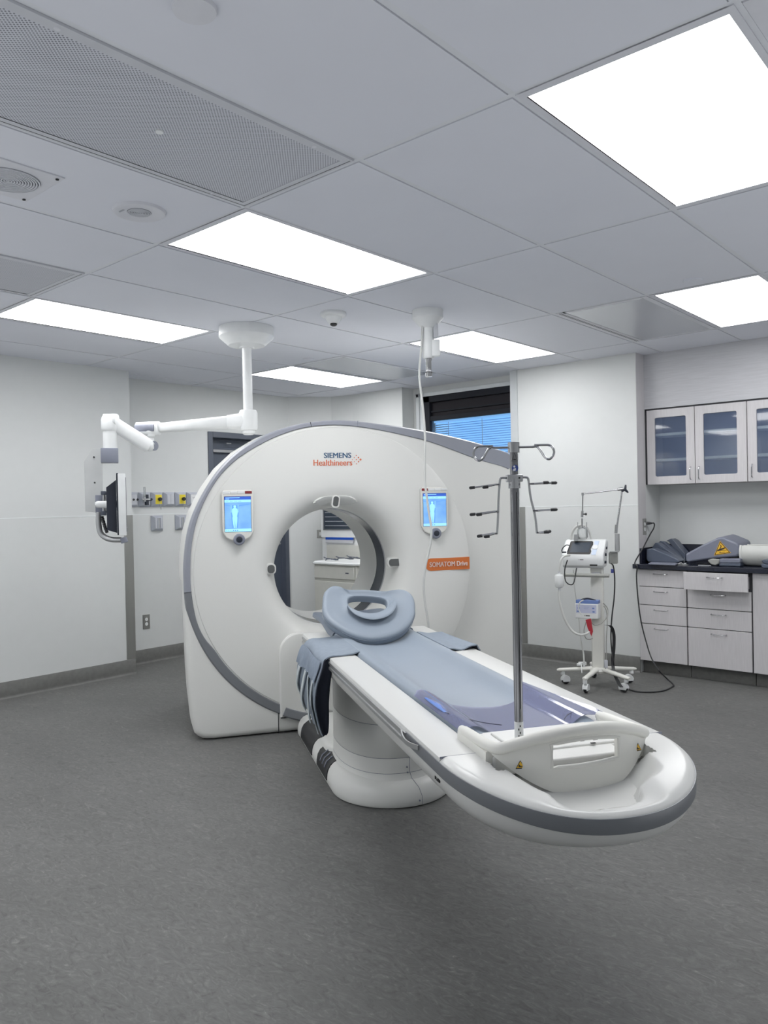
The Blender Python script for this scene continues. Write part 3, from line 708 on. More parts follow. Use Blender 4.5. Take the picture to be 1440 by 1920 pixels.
# control panels on the face
def ctrl(cx, mirror, lab):
    top, bot = 1.492, 1.198; hw = .092
    yb = wing(cx)*.2
    def out(s, y):
        P = [(-hw+.012, top), (hw-.012, top), (hw, top-.014), (hw, bot+.05), (hw-.02, bot+.012), (hw-.05, bot-.006), (0, bot-.012), (-hw+.05, bot-.006), (-hw+.02, bot+.012), (-hw, bot+.05), (-hw, top-.014)]
        zc_ = (top+bot)/2
        return [(cx+x*s, y, zc_+(z-zc_)*s) for x, z in P]
    b = MB(GM).use(GREYP); b.loft([out(.96, yb+.0), out(1.0, yb-.012), out(1.0, yb-.022)])
    b.use(IVORY); b.loft([out(1.0, yb-.022), out(.995, yb-.028), out(.965, yb-.031)])
    cp = b.build('control_panel', None, G, sharp=30); cp['label'] = lab
    zt, zb2 = 1.452, 1.243; w2 = .0775; Y = yb-.0315
    b = MB(GM).use(BLACKP); b.box(cx-w2-.002, cx+w2+.002, Y-.001, Y+.004, zb2-.002, zt+.002); b.use(SCRN); b.box(cx-w2, cx+w2, Y-.0016, Y, zb2, zt-.018)
    b.use(SCRB); b.box(cx-w2, cx+w2, Y-.0017, Y, zt-.018, zt)
    b.use(SCRW); b.box(cx-w2+.006, cx+.012, Y-.0022, Y-.001, zt-.008, zt-.0045); b.box(cx-w2+.006, cx-w2+.028, Y-.0022, Y-.001, zt-.0145, zt-.0125)
    b.box(cx-w2, cx+w2, Y-.0019, Y-.001, zb2, zb2+.017); b.box(cx-w2, cx+w2, Y-.0019, Y-.001, zt-.034, zt-.0185)
    fx = cx-.018
    b.use(SCRS); b.prism([(fx-.026, Y-.0019, zt-.05), (fx+.026, Y-.0019, zt-.05), (fx+.017, Y-.0019, zb2+.022), (fx-.017, Y-.0019, zb2+.022)], (0, -.0004, 0))
    b.prism([(cx-w2, Y-.0018, zt-.05), (fx-.026, Y-.0018, zt-.055), (fx-.026, Y-.0018, zt-.052), (cx-w2, Y-.0018, zt-.044)], (0, -.0004, 0))
    b.prism([(fx+.026, Y-.0018, zt-.058), (cx+w2, Y-.0018, zt-.046), (cx+w2, Y-.0018, zt-.042), (fx+.026, Y-.0018, zt-.05)], (0, -.0004, 0))
    b.use(SCRW)
    zz = lambda q: zb2+q*(zt-zb2)
    fig = [(0, .755), (.006, .75), (.0075, .72), (.005, .69), (.006, .675), (.015, .655), (.017, .60), (.0165, .53), (.0125, .44), (.0145, .40), (.0135, .32), (.0105, .20), (.0075, .12), (.0095, .105), (.002, .105), (.0015, .2), (0, .36)]
    b.prism([(fx+x, Y-.0024, zz(q)) for x, q in fig]+[(fx-x, Y-.0024, zz(q)) for x, q in reversed(fig[1:-1])], (0, -.0003, 0))
    b.box(fx-.0225, fx-.0195, Y-.0026, Y-.0022, zz(.55), zz(.76)); b.box(fx+.0185, fx+.0215, Y-.0026, Y-.0022, zz(.55), zz(.77))
    b.use(SCRB)
    for k in range(6): b.box(cx-w2+.008+k*.0125, cx-w2+.0105+k*.0125+(.004 if k > 2 else 0), Y-.0026, Y-.0018, zb2+.006, zb2+.010)
    for k in range(4): b.box(cx-w2+.006+k*.025, cx-w2+.024+k*.025, Y-.0026, Y-.0018, zt-.0275, zt-.026)
    b.build('screen', None, cp, sharp=20)
    for k in range(4):
        red = (k == 3 and not mirror) or (k == 0 and mirror)
        x0 = cx-.086+k*.0435
        b = MB(GM).use(DRED if red else EQW); b.box(x0, x0+.041, Y-.003, Y+.004, 1.469, 1.485); b.build('stop_button' if red else 'button', None, cp, bev=.002)
    ky = Y-.008
    b = MB(GM).use(GREYC); b.lathe([(.034, -.03), (.0345, 0), (.033, .006), (.026, .010), (.019, .008)], (cx+.004, ky, 1.196), 40, (0, -1, 0))
    b.use(NAVY); b.lathe([(.019, .004), (.018, .011), (.008, .014), (0, .0135)], (cx+.004, ky, 1.196), 32, (0, -1, 0)); b.build('knob', None, cp, sharp=50)
ctrl(-.622, False, 'left touch control panel'); ctrl(.625, True, 'right touch control panel')
# lettering
TM = lambda x, z, y=-.003: GM @ Matrix.Translation((x, y, z)) @ Matrix.Rotation(radians(90), 4, 'X')
text('SIEMENS', .046, TM(.0, 1.697), 'maker_lettering', TEAL, G, .0014, 1.02, 'CENTER')
text('Healthineers', .054, TM(-.031, 1.652), 'maker_lettering', RUST, G, .0010, .90, 'CENTER')
b = MB(GM).use(RUST)
for (dx, dz, r) in ((.0, 0, .0022), (.014, .013, .0028), (.014, -.013, .0028), (.028, .0, .0034), (.028, .026, .0034), (.028, -.026, .0034), (.042, .013, .0045), (.042, -.013, .0045), (.056, 0, .0062)):
    b.lathe([(0, 0), (r, 0), (r, .002)], (.093+dx*.95, -.0025, 1.672+dz), 14, (0, -1, 0))
b.build('dot_emblem', None, G)
b = MB(GM).use(ORANGE)
P = [(.585+.034-.034*cos(radians(a)), 1.0+.034*sin(radians(a))) for a in range(-90, 91, 15)]
x0, x1, zt, zb2 = .56, .872, 1.034, .955
rr = (zt-zb2)/2; zc_ = (zt+zb2)/2
xs = [x0+rr+(x1-x0-rr)*k/10 for k in range(11)]
Y_ = lambda x: wing(x)*(.05 if x < .72 else .05+.13*(x-.72)/.135 if x < .855 else .2)-.005
row = [[(x0+rr-rr*cos(a), Y_(x0)-.001, zc_+s*rr*sin(a)) for s in (1, -1)] for a in [pi/2*k/6 for k in range(1, 7)]]+[[(x, Y_(x)-.001, zt), (x, Y_(x)-.001, zb2)] for x in xs[1:]]
b.shell(row, -.004); b.build('model_label', None, G)
tx = text('SOMATOM Drive', .045, TM(.722, .993, 0), 'model_lettering', WTXT, G, .0009, .80, 'CENTER')
for v in tx.data.vertices: v.co.y = Y_(v.co.x)-.0065+(.001 if v.co.y > 0 else 0)
# ================================================================ PATIENT TABLE
PM = scan_matrix(1.04, 0)          # x lateral from the table centre line, y towards the gantry
TBL = thing('patient_table', 'long white scanner table on a round-fronted pedestal with grey edge band', 'patient table', scan_matrix(1.04, -3.8))
def plan(xh, y_tip, y_seam, y_head, n=28, p=2.15, rc=.02):
    P = []
    for k in range(n+1):
        t = pi*k/n; c, s = cos(t), sin(t)
        P.append((-xh*(1 if c > 0 else -1)*abs(c)**(2/p), y_seam-(y_seam-y_tip)*abs(s)**(2/p)))
    P += [(xh, y_head-rc), (xh-rc, y_head), (-xh+rc, y_head), (-xh, y_head-rc)]
    return P
# pedestal foot
b = MB(PM).use(WHITE)
rings = []
for off, z in ((.006, .004), (0, .012), (0, .035), (.004, .055), (.014, .075), (.03, .093), (.055, .108), (.075, .114), (.12, .118)):
    rings.append([(x, y, z) for x, y in plan(.295-off*.62, 3.385+off, 3.69, 4.70, p=2.0, rc=.01)])
b.loft(rings); b.build('pedestal_foot', None, TBL, sharp=40)
# column (slightly waisted, with thin rings)
b = MB(PM).use(WHITE); rings = []
def oval(xh, yh, yc, z, n=56, p=2.3):
    return [(xh*(1 if cos(t) > 0 else -1)*abs(cos(t))**(2/p), yc+yh*(1 if sin(t) > 0 else -1)*abs(sin(t))**(2/p), z) for t in [2*pi*k/n for k in range(n)]]
for s, z in ((1.045, .108), (1.015, .125), (1.005, .14), (1, .16), (.995, .205), (.99, .207), (.995, .209), (.992, .30), (.99, .362), (.984, .364), (.99, .366), (.99, .50), (.99, .56)):
    rings.append(oval(.240*s, .36*s, 3.82, z))
b.loft(rings); b.build('lift_column', None, TBL, sharp=50)
b = MB(PM).use(GREYC)
for z, s in ((.1385, 1.0075), (.208, .9965), (.364, .9935)):
    a = oval(.240*s, .36*s, 3.82, z-.0011); c = oval(.240*s, .36*s, 3.82, z+.0011); b.loft([a, c], cap=False)
b.tube([(.03, 3.459, .50), (.03, 3.459, .14), (.035, 3.448, .115), (.055, 3.405, .085), (.065, 3.388, .05), (.065, 3.383, .012)], .0012, 6)
for x, y, z in ((.016, 3.457, .165), (.018, 3.457, .14), (.052, 3.386, .03)): b.obox((x, y, z), (.003, 0, 0), (0, .004, 0), (0, 0, .003))
b.build('column_seam', None, TBL)
# raised bellows-style platform towards the gantry
b = MB(PM).use(WHITE); rings = []
for off, z in ((0, .10), (.002, .128), (.01, .14), (.03, .148)):
    rings.append([(x, y, z) for x, y in plan(.262-off*.8, 3.86+off, 4.02, 4.14, p=2.4, rc=.01)])
b.loft(rings); b.build('column_collar', None, TBL, sharp=40)
# foot pedals on the left slope
for (y0, y1, ribs) in ((4.21, 4.56, 0), (3.80, 4.06, 3)):
    b = MB(PM).use(BLACKP); rows = []
    for i in range(7):
        v = i/6; y = y0+(y1-y0)*v; row = []
        for (x, z) in ((-.2985, .018), (-.297, .045), (-.291, .073), (-.277, .096), (-.25, .113), (-.205, .1205)):
            yy = y + (.02 if v > .5 else 0)*(x+.3)/.1
            row.append((x-.002, yy, z+.004))
        rows.append(row)
    b.shell(rows, -.012); b.build('foot_pedal', None, TBL, sharp=50, bev=.003)
    if ribs:
        b = MB(PM).use(GREYC)
        for k in range(3): b.tube([(-.296, y0+.06+k*.055, .07), (-.284, y0+.06+k*.055, .098), (-.252, y0+.06+k*.055, .121)], .004, 6)
        b.build('pedal_grip', None, TBL)
# underside shell
def drop(y): d = max(0, (1.974-y)/.375); return d*d
b = MB(PM).use(WHITE2); rings = []
for off, z, dz in ((.004, .657, .045), (.006, .645, .045), (.014, .618, .042), (.032, .590, .038), (.066, .562, .032), (.105, .543, .02), (.13, .530, .01), (.16, .522, 0)):
    rings.append([(x, y, z-dz*drop(y)) for x, y in plan(.345-off*.9, 1.602+off*1.2, 1.974, 4.135-off*.3)])
b.loft(rings); b.build('underside_shell', None, TBL, sharp=50)
# deck: two white side rails with a channel between them
b = MB(PM).use(WHITE2)
for s in (-1, 1):
    prof = [(.345, .652), (.345, .694), (.343, .701), (.337, .705), (.226, .705), (.220, .7035), (.217, .699), (.217, .652)]
    ring_ = lambda y, q=0: [(s*max(.0, x-q*(1 if x > .3 else -0)), y, z-q*.3*(z > .66)) for x, z in prof]
    b.loft([ring_(1.976), ring_(4.125 if s > 0 else 4.142), ring_(4.14 if s > 0 else 4.146, .004)])
b.box(-.216, .216, 1.976, 4.14, .64, .658)
b.build('deck_rails', None, TBL, sharp=40)
for x0_, x1_ in ((-.3445, -.226), (.226, .3445)):
    b = MB(PM).use(GREYC); b.box(x0_, x1_, 1.9738, 1.9755, .700, .7053); b.build('deck_seam', None, TBL)
# end cover with the pocket for the carriage
b = MB(PM).use(WHITE2); rows = []
NS, NT = 60, 120
for k in range(NT+1):
    t = pi*k/NT; c, s_ = cos(t), sin(t); px_, py_ = -.345*(1 if c > 0 else -1)*abs(c)**(2/2.15), .372*abs(s_)**(2/2.15); row = []
    for i in range(NS+1):
        s = (i/NS)**.8; x, y = px_*s, 1.974-py_*s
        z = .705-.052*drop(y)*1.0
        if s > .93: z -= .012*((s-.93)/.07)**2
        ab = .618+.108*(abs(x)/.235)**2.1
        e = (x/.262)**2+(max(0, 1.86-y)/.165)**2
        m = sm((1.0-e)/.5); z = min(z, z*(1-m)+m*(ab-.004))
        z -= .014*sm((.17-abs(x+.03))/.06)*sm((1.84-y)/.08)*sm((.97-s)/.05)
        e2 = (abs(x+.03)/.122)**4+(max(0, 1.80-y)/.155)**4
        m = sm((1.0-e2)/.13) if y < 1.86 else 0; z = z*(1-m)+m*min(z, .610+.16*max(0, 1.80-y))
        if y > 1.845 and abs(x) < .232: z = .60
        row.append((x, y, z))
    row.append((px_*1.0, 1.974-py_*1.0, .694-.05*drop(1.974-py_)-.006)); rows.append(row)
b.grid(rows); b.use(mat('shaded pocket floor', (168, 167, 160), .45))  # pocket shade put into the colour, greyer than the cover
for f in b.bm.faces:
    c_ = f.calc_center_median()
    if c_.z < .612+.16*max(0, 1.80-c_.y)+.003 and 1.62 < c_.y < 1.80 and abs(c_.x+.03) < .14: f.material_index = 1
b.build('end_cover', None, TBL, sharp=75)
# grey band round the end, running back along both sides
def side_strip(name, m, off, z1, z0, y_end, mtl, dz=.05):
    q = MB(PM).use(m); A = []
    P = plan(.345, 1.602, 1.974, y_end, n=60)[:61]
    P = [(-.345, y_end)]+[(-.345, y_end-(y_end-1.99)*k/6) for k in range(1, 6)]+P+[(.345, 1.99+(y_end-1.99)*k/6) for k in range(1, 7)]
    for k, (x, y) in enumerate(P):
        a = P[max(k-1, 0)]; c = P[min(k+1, len(P)-1)]; tx, ty = c[0]-a[0], c[1]-a[1]; l = hypot(tx, ty) or 1; nx, ny = ty/l*-1, tx/l
        nx, ny = (ty/l), (-tx/l); 
        if nx*x+ny*(y-2.4) < 0: nx, ny = -nx, -ny
        d = drop(y)
        A.append([(x+nx*o, y+ny*o, z-dz*d) for o, z in ((-.006, z1), (off, z1-.001), (off, z0+.004), (off-.003, z0), (-.008, z0))])
    q.loft(A, closed=True); return q.build(name, None, TBL, sharp=50)
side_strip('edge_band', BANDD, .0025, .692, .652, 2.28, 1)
# silver accessory rails on the long sides
for s in (-1, 1):
    b = MB(PM).use(SILV)
    prof = [(.344, .690), (.3515, .689), (.3515, .680), (.347, .678), (.347, .668), (.3515, .666), (.3515, .655), (.346, .650), (.338, .648), (.338, .690)]
    b.loft([[(s*x, y, z) for x, z in prof] for y in (2.27, 4.13)]); b.build('side_rail', None, TBL, sharp=30)
b = MB(PM).use(SILV)
rows = [[(-.353-.012*sin(pi*i/8), 2.14+.17*i/8, .689-.014*j/3-.006*sin(pi*i/8)) for j in range(4)] for i in range(9)]
b.shell(rows, .004); b.build('rail_end_clip', None, TBL)
# brackets under the head end of the left rail, dark latch below
b = MB(PM).use(GREYM); b.prism([(-.335, 4.14, .70), (-.335, 3.92, .65), (-.335, 3.98, .60), (-.335, 4.08, .625), (-.335, 4.14, .665)], (.02, 0, 0)); b.build('rail_bracket', None, TBL, bev=.003)
b = MB(PM).use(DARKG); b.box(-.31, -.29, 2.50, 2.58, .585, .604); b.build('latch', None, TBL)
b = MB(PM).use(BLKINK)
for k, (a, h) in enumerate(((0, .012), (.012, .004), (.02, .012), (.03, .012))): b.box(-.338-.0012, -.336, 2.035-a-.006, 2.035-a, .626, .626+h*.7)
b.build('rail_markings', None, TBL)
# sliding board and the upholstered mattress
b = MB(PM).use(SLATE); b.box(-.19, .19, 2.1, 4.10, .655, .664); b.box(-.13, .13, 4.10, 4.56, .655, .664); b.build('sliding_board', None, TBL, bev=.006)
def padz(x):
    a = abs(x)
    K = [(0, .683), (.05, .685), (.10, .692), (.135, .704), (.155, .716), (.17, .7215), (.195, .7215), (.206, .717), (.2125, .707), (.214, .69)]
    for (a0, z0), (a1, z1) in zip(K, K[1:]):
        if a <= a1: return z0+(z1-z0)*(a-a0)/(a1-a0)
    return .69
def xs_(h): return [h*q for q in (-1, -.995, -.97, -.93, -.87, -.80, -.72, -.62, -.5, -.36, -.2, 0, .2, .36, .5, .62, .72, .80, .87, .93, .97, .995, 1)]
b = MB(PM).use(PADB); rows = []
for i in range(49):
    y = 2.10+(4.02-2.10)*i/48; lift = .006*sm((y-3.7)/.3)
    rows.append([(x, y, padz(x)-(.004 if i in (0, 48) else 0)+lift) for x in xs_(.214)])
b.shell(rows, -.02); b.build('mattress', None, TBL, sharp=60)
b = MB(PM).use(PADD); rows = []
for i in range(25):
    y = 3.96+(4.66-3.96)*i/24; h = .222*(1-.6*max(0, (y-4.50)/.16)**2.5) if y > 4.50 else .222
    rows.append([(x, y, padz(x*.214/h)*1.0+.010+.035*(abs(x)/.214)**2*sm((y-4.0)/.3)) for x in xs_(h)])
b.shell(rows, -.022); b.build('head_section', None, TBL, sharp=60)
# carriage at the foot end
b = MB(PM).use(WHITE2)
b.box(-.222, .222, 1.895, 2.112, .664, .716); b.box(-.13, .13, 1.83, 1.90, .664, .716)
b.build('carriage_plate', None, TBL, bev=.006, seg=3)
b = MB(PM).use(WHITE2); b.box(-.15, .175, 1.90, 2.085, .712, .722); b.build('carriage_lid', None, TBL, bev=.006, seg=3)
b = MB(PM).use(BLKINK)
for x, y, s in ((.055, 1.925, .006), (.075, 1.90, .007), (.095, 1.925, .007)): b.box(x-s, x+s, y-s*.6, y+s*.6, .7215, .7226)
b.build('carriage_icons', None, TBL)
def bow(x): return 1.795+.085*(abs(x)/.225)**2.2
def archz(x): return .744+.054*(1-(abs(x)/.215)**2.0)
ctl = [(-.224, 2.118, .728), (-.226, 2.05, .733), (-.226, 1.96, .737), (-.224, 1.905, .741), (-.212, bow(.205)+.004, .746)]
ctl += [(x, bow(x), archz(x)) for x in (-.17, -.12, -.06, 0, .06, .12, .17)]
ctl += [(.212, bow(.205)+.004, .746), (.224, 1.905, .741), (.226, 1.96, .737), (.226, 2.05, .733), (.224, 2.118, .728)]
path = catmull(ctl, 6)
b = MB(PM).use(IVORY); rad = []
for p in path: rad.append(.0155 if p.y < 2.10 else .013)
b.tube(path, rad, 16)
for s in (-1, 1):
    b.loft([[(s*x, y, z) for x, z in ((.236, .668), (.241, .70), (.240, .728), (.212, .735), (.208, .668))] for y in (1.905, 2.112)])
b.build('carriage_handle', None, TBL, sharp=55)
# apron below the handle with its grip opening
b = MB(PM).use(IVORY)
def apron_bottom(x): return .622+.108*(abs(x+.0)/.235)**2.1
NX, NZ = 44, 14
verts = {}
wx0, wx1 = -.098, .098
def wz0(x): return .704+.004*(x/.1)
def wz1(x): return archz(x)-.026
cols = sorted(set([round(-.232+.464*i/NX, 5) for i in range(NX+1)]+[wx0, wx1]))
def col_pts(x, z0, z1, n): return [(x, bow(x)+.004+.02*(1-(z-.606)/.18)*0, z0+(z1-z0)*k/n) for k in range(n+1) for z in (z0+(z1-z0)*k/n,)]
def patch(xs, f0, f1, n):
    rows = [[(x, bow(x), f0(x)+(f1(x)-f0(x))*k/n) for k in range(n+1)] for x in xs]
    b.shell(rows, .016)
left = [x for x in cols if x <= wx0+1e-6]; right = [x for x in cols if x >= wx1-1e-6]; midc = [x for x in cols if wx0-1e-6 <= x <= wx1+1e-6]
patch(left, apron_bottom, lambda x: archz(x)+.004 if abs(x) < .2 else .748, 8); patch(right, apron_bottom, lambda x: archz(x)+.004 if abs(x) < .2 else .748, 8)
patch(midc, apron_bottom, wz0, 5); patch(midc, wz1, lambda x: archz(x)+.004, 3)
# rounded lips round the opening
lip = [(wx0, bow(wx0), wz0(wx0)), (0, bow(0), wz0(0)), (wx1, bow(wx1), wz0(wx1)), (wx1, bow(wx1), wz1(wx1)), (0, bow(0), wz1(0)), (wx0, bow(wx0), wz1(wx0))]
P = [(wx0+(wx1-wx0)*k/12,) for k in range(13)]
lp = [(x[0], bow(x[0])+.004, wz0(x[0])) for x in P]+[(x[0], bow(x[0])+.004, wz1(x[0])) for x in reversed(P)]
b.tube(lp, .006, 8, closed=True)
b.build('carriage_apron', None, TBL, sharp=50)
b = MB(PM).use(IVORY); b.loft([[(x, y, z) for x, y in plan(.15-o, 1.782+o, 1.85, 1.90, p=2.0, rc=.01)] for o, z in ((.03, .601), (.022, .608), (.0, .622), (.004, .628), (.02, .631))]); b.build('carriage_block', None, TBL, sharp=40)
b = MB(PM).use(DARKG); b.lathe([(0, .003), (.003, .003), (.003, 0)], (0, 1.7845, .618), 10, (0, -1, 0)); b.build('block_screw', None, TBL)
def warn(x, z, w, nm='warning_label'):
    # yellow triangle with a black border and a small hand mark
    q = MB(PM); y = bow(x)-.001; sl = .17*(1 if x > 0 else -1)*(abs(x)/.18)
    f = lambda px_, pz_, k: (x+px_, y+sl*px_-k, z+pz_)
    q.use(BLKINK).prism([f(-w, -w*.85, 0), f(w, -w*.85, 0), f(0, w*.9, 0)], (0, -.0008, 0)); w2 = w*.78
    q.use(YEL).prism([f(-w2, -w2*.8, .0006), f(w2, -w2*.8, .0006), f(0, w2*.86, .0006)], (0, -.0008, 0))
    q.use(BLKINK).prism([f(-w*.42, -w*.45, .001), f(w*.4, -w*.45, .001), f(w*.4, -w*.3, .001), f(-w*.1, -w*.2, .001), f(-w*.22, w*.1, .001), f(-w*.36, w*.05, .001)], (0, -.001, 0))
    q.build(nm, None, TBL)
warn(-.172, .708, .0125); warn(.178, .716, .0125)

# ================================================================ THINGS ON THE TABLE
# ring-shaped head cushion leaning on the mattress
d = Vector((0, .30, .21)).normalized(); nn = Vector((0, -.21, .30)).normalized()
HO = Vector((-.0, 3.765, .712))
HMl = Matrix(((1, d.x, nn.x, HO.x), (0, d.y, nn.y, HO.y), (0, d.z, nn.z, HO.z), (0, 0, 0, 1)))
HM = PM @ HMl
outer = [(-.275, .19), (-.262, .27), (-.245, .335), (-.222, .375), (-.19, .398), (-.155, .392), (-.125, .37), (-.09, .362), (-.03, .36), (.03, .35), (.09, .338), (.13, .342), (.175, .343), (.21, .325), (.228, .285), (.226, .235), (.215, .19), (.20, .14), (.165, .085), (.11, .035), (.04, .002), (-.035, -.01), (-.10, -.003), (-.165, .028), (-.225, .082), (-.262, .135)]
hole = [(-.128, .245), (-.126, .285), (-.108, .312), (-.06, .318), (0, .31), (.05, .296), (.078, .278), (.080, .25), (.066, .215), (.03, .192), (-.02, .184), (-.07, .19), (-.108, .21)]
oc = catmull([(x, y, 0) for x, y in outer], 5, True); n_ = len(oc)
ctr = Vector((-.025, .25, 0))
hp = catmull([(x, y, 0) for x, y in hole], 10, True)
def hole_at(p):
    a = atan2(p.y-ctr.y, p.x-ctr.x); return min(hp, key=lambda q: abs((atan2(q.y-ctr.y, q.x-ctr.x)-a+pi) % (2*pi)-pi))
b = MB(HM).use(PADB); cols_ = []
for p in oc:
    h = hole_at(p); sec = []
    for s, z in ((0, -.024), (.0, -.03), (0, .0), (0, .008), (.02, .014), (.06, .019), (.16, .020), (.35, .013), (.6, .006), (.82, .006), (.93, .012), (.98, .010), (1.0, .004), (1.0, -.015), (1.0, -.03)):
        q = p+(h-p)*s; dip = 0
        sec.append((q.x, q.y, z+.010*(q.x/.23)**2-.0))
    cols_.append(sec)
b.loft(cols_, loop=True)
hc = b.build('head_cushion', None, None, sharp=60)
hc.data.transform((PM @ Matrix.Translation(HO)).inverted()); hc.matrix_world = PM @ Matrix.Translation(HO); WM[hc.name] = hc.matrix_world.copy()
tag(hc, 'blue-grey moulded head cushion with an oval hole, leaning on the scanner table', 'cushion')
lip = [(-.142, .228), (-.125, .20), (-.10, .172), (-.065, .150), (-.02, .140), (.03, .152), (.072, .182), (.098, .215), (.114, .250)]
lw = [.004, .016, .024, .03, .033, .03, .024, .014, .004]
b = MB(HM).use(PADB); rr = []
lc = catmull([(x, y, 0) for x, y in lip], 5)
for k, p in enumerate(lc):
    w = .004+.031*sin(pi*k/(len(lc)-1))**.8; a = lc[max(k-1, 0)]; c = lc[min(k+1, len(lc)-1)]; t = (c-a).normalized(); m = Vector((-t.y, t.x, 0))
    rr.append([p+m*(w*cos(q))+Vector((0, 0, .026+.010*sin(q)+.012*cos(q)*-1)) for q in [2*pi*j/14 for j in range(14)]])
b.loft(rr); b.build('chin_roll', None, hc, sharp=60)
b = MB(HM).use(PADD); pts = [(p.x, p.y, .001+.010*(p.x/.23)**2) for p in oc]; b.tube([(x*1.004, (y-.2)*1.004+.2, z) for x, y, z in pts], .0028, 6, closed=True); b.build('piping', None, hc)

# body straps: left one hangs down, right one lies over the rail
def strap_left():
    t = thing('body_strap', 'blue-grey fabric body strap draped over the table side and hanging with pleated strips', 'strap', PM @ T((-.34, 3.70, .71)), 'fabric body straps')
    prof = [(-.205, .7235), (-.235, .716), (-.29, .713), (-.335, .7135), (-.362, .700), (-.378, .668), (-.388, .62), (-.395, .565), (-.398, .50), (-.394, .455), (-.386, .415), (-.374, .382)]
    pc = catmull([(x, z, 0) for x, z in prof], 4); n = len(pc)
    def yr(v):   # strap edges along y for a position down its length
        y0 = 3.44-.02*sm(v*2)+.02*sm((v-.5)*2); y1 = 3.93+.10*sm((v-.3)*1.6)+.06*sm((v-.5)*2); return y0, y1
    rows = []; NJ = 40
    for i, p in enumerate(pc):
        v = i/(n-1); y0, y1 = yr(v); row = []
        for j in range(NJ+1):
            s = j/NJ; hang = sm((v-.45)/.2)
            wv = .0075*sin(s*2*pi*4.2+.6)*hang+.006*sin(s*9+v*11)*sm((v-.3)/.2)
            lift = .012*sm((v-.25)/.15)*(1-s)
            zb = p.y+(.06*s*s*sm((v-.6)/.4))-.030*(1-s)*sm((v-.75)/.25)
            row.append((p.x-wv-.0-lift*.8, y0+(y1-y0)*s, zb+.002*sin(s*5)))
        rows.append(row)
    b = MB(PM).use(CLOTH); b.shell(rows, -.006)
    o = b.build('fabric_panel', None, t, sharp=70)
    # pale reinforcement strips on the hanging part
    for k in range(4):
        q = MB(PM).use(CLOTHL); j0 = 2+k*9; rr = []
        for i in range(int(n*.58), n):
            rr.append([(rows[i][min(NJ, j0+m)][0]-.0085-(.003 if m in (1, 2, 3) else 0), rows[i][min(NJ, j0+m)][1], rows[i][min(NJ, j0+m)][2]) for m in range(5)])
        q.shell(rr, .003); q.build('pale_strip', None, t, sharp=70)
    # stitched header patch
    q = MB(PM).use(mat('fabric header', (120, 132, 148), .85, var=.08, scale=50)); rr = []
    for i in range(int(n*.40), int(n*.60)):
        rr.append([(rows[i][j][0]-.008, rows[i][j][1], rows[i][j][2]) for j in range(1, NJ, 2)])
    q.shell(rr, .003); q.build('header_patch', None, t, sharp=70)
    # inner lining seen from the foot side, folded back
    q = MB(PM).use(CLOTHD); rr = []
    for i in range(int(n*.36), n):
        v = (i-n*.36)/(n*.64); x0, y0, z0 = rows[i][0]; wdt = .062*sin(pi*min(1, v*.95+.04))**.7
        bulge = .04*sin(pi*v)
        rr.append([(x0+.006+wdt*m/5, y0-.002+.018*(m/5)**2+.01*sin(m), z0+.004*m/5) for m in range(6)])
    q.shell(rr, .004); q.build('dark_lining', None, t, sharp=70)
strap_left()
t = thing('body_strap', 'short blue-grey fabric strap lying flat over the far rail of the table', 'strap', PM @ T((.28, 3.62, .706)), 'fabric body straps')
rows = []
for i in range(19):
    s = i/18; x = .200+s*.165
    rows.append([(x+.006*j/12, 3.36+.50*j/12+.02*s, .7225-.012*sm(s*2.2)+.016*sm((s-.35)/.4)*(1-j/12)**1.5*(1 if s < .93 else .5)-.02*sm((s-.88)/.12)) for j in range(13)])
b = MB(PM).use(CLOTH); b.shell(rows, .005); b.build('fabric_panel', None, t, sharp=70)
b = MB(PM).use(CLOTHD); b.shell([[(p[0], p[1]+.004, p[2]-.008) for p in r[:5]] for r in rows[4:]], .003); b.build('dark_lining', None, t, sharp=70)

# clear tinted cover over the foot of the mattress
rows = []
def vy0(x): # upper (head-side) edge: a concave arc
    return 2.40+.20*min(1, (abs(x-.0)/.19))**2.2
for i in range(29):
    s = i/28; row = []
    for j in range(35):
        x = -.214+.456*j/34
        ya, yb = vy0(x), 2.122
        if x > .19: ya = 2.56-.36*sm((x-.19)/.052)
        y = ya+(yb-ya)*s
        z = padz(min(x, .213)) if x < .205 else .7165
        z = max(z, .7)+.0045+.010*sm((abs(x)-.12)/.08)*(1-s*.3)+(.006*sm((x-.2)/.04))
        row.append((x, y, z))
    rows.append(row)
b = MB(PM).use(VINYL); b.shell(rows, -.0012)
o = b.build('vinyl_cover', None, None, sharp=80)
tag(o, 'clear violet-tinted vinyl cover over the foot end of the mattress', 'cover')
b = MB(PM).use(NAVY)
b.tube(catmull([(-.21, 2.30, .732), (-.17, 2.22, .729), (-.13, 2.165, .726), (-.09, 2.135, .724)], 6), .0013, 6); b.build('hem', None, o)
b = MB(PM).use(NAVY); b.tube(catmull([(.23, 2.16, .731), (.18, 2.175, .731), (.14, 2.16, .726), (.11, 2.125, .724)], 6), .0013, 6); b.build('hem', None, o)
b = MB(PM).use(GELB)
G0 = catmull([(-.208, 2.50, .725), (-.198, 2.51, .725), (-.184, 2.47, .725), (-.178, 2.40, .725), (-.186, 2.33, .725), (-.198, 2.29, .725), (-.208, 2.32, .725), (-.210, 2.40, .725)], 5, True)
c0 = Vector((-.195, 2.40, .725))
b.loft([[c0+(p-c0)*s+Vector((0, 0, z)) for p in G0] for s, z in ((.9, .001), (1, .003), (.9, .006), (.6, .008), (.2, .009))])
o = b.build('gel_pad', None, None, sharp=70); tag(o, 'bright blue oval gel pad under the clear cover, at the mattress edge', 'gel pad')

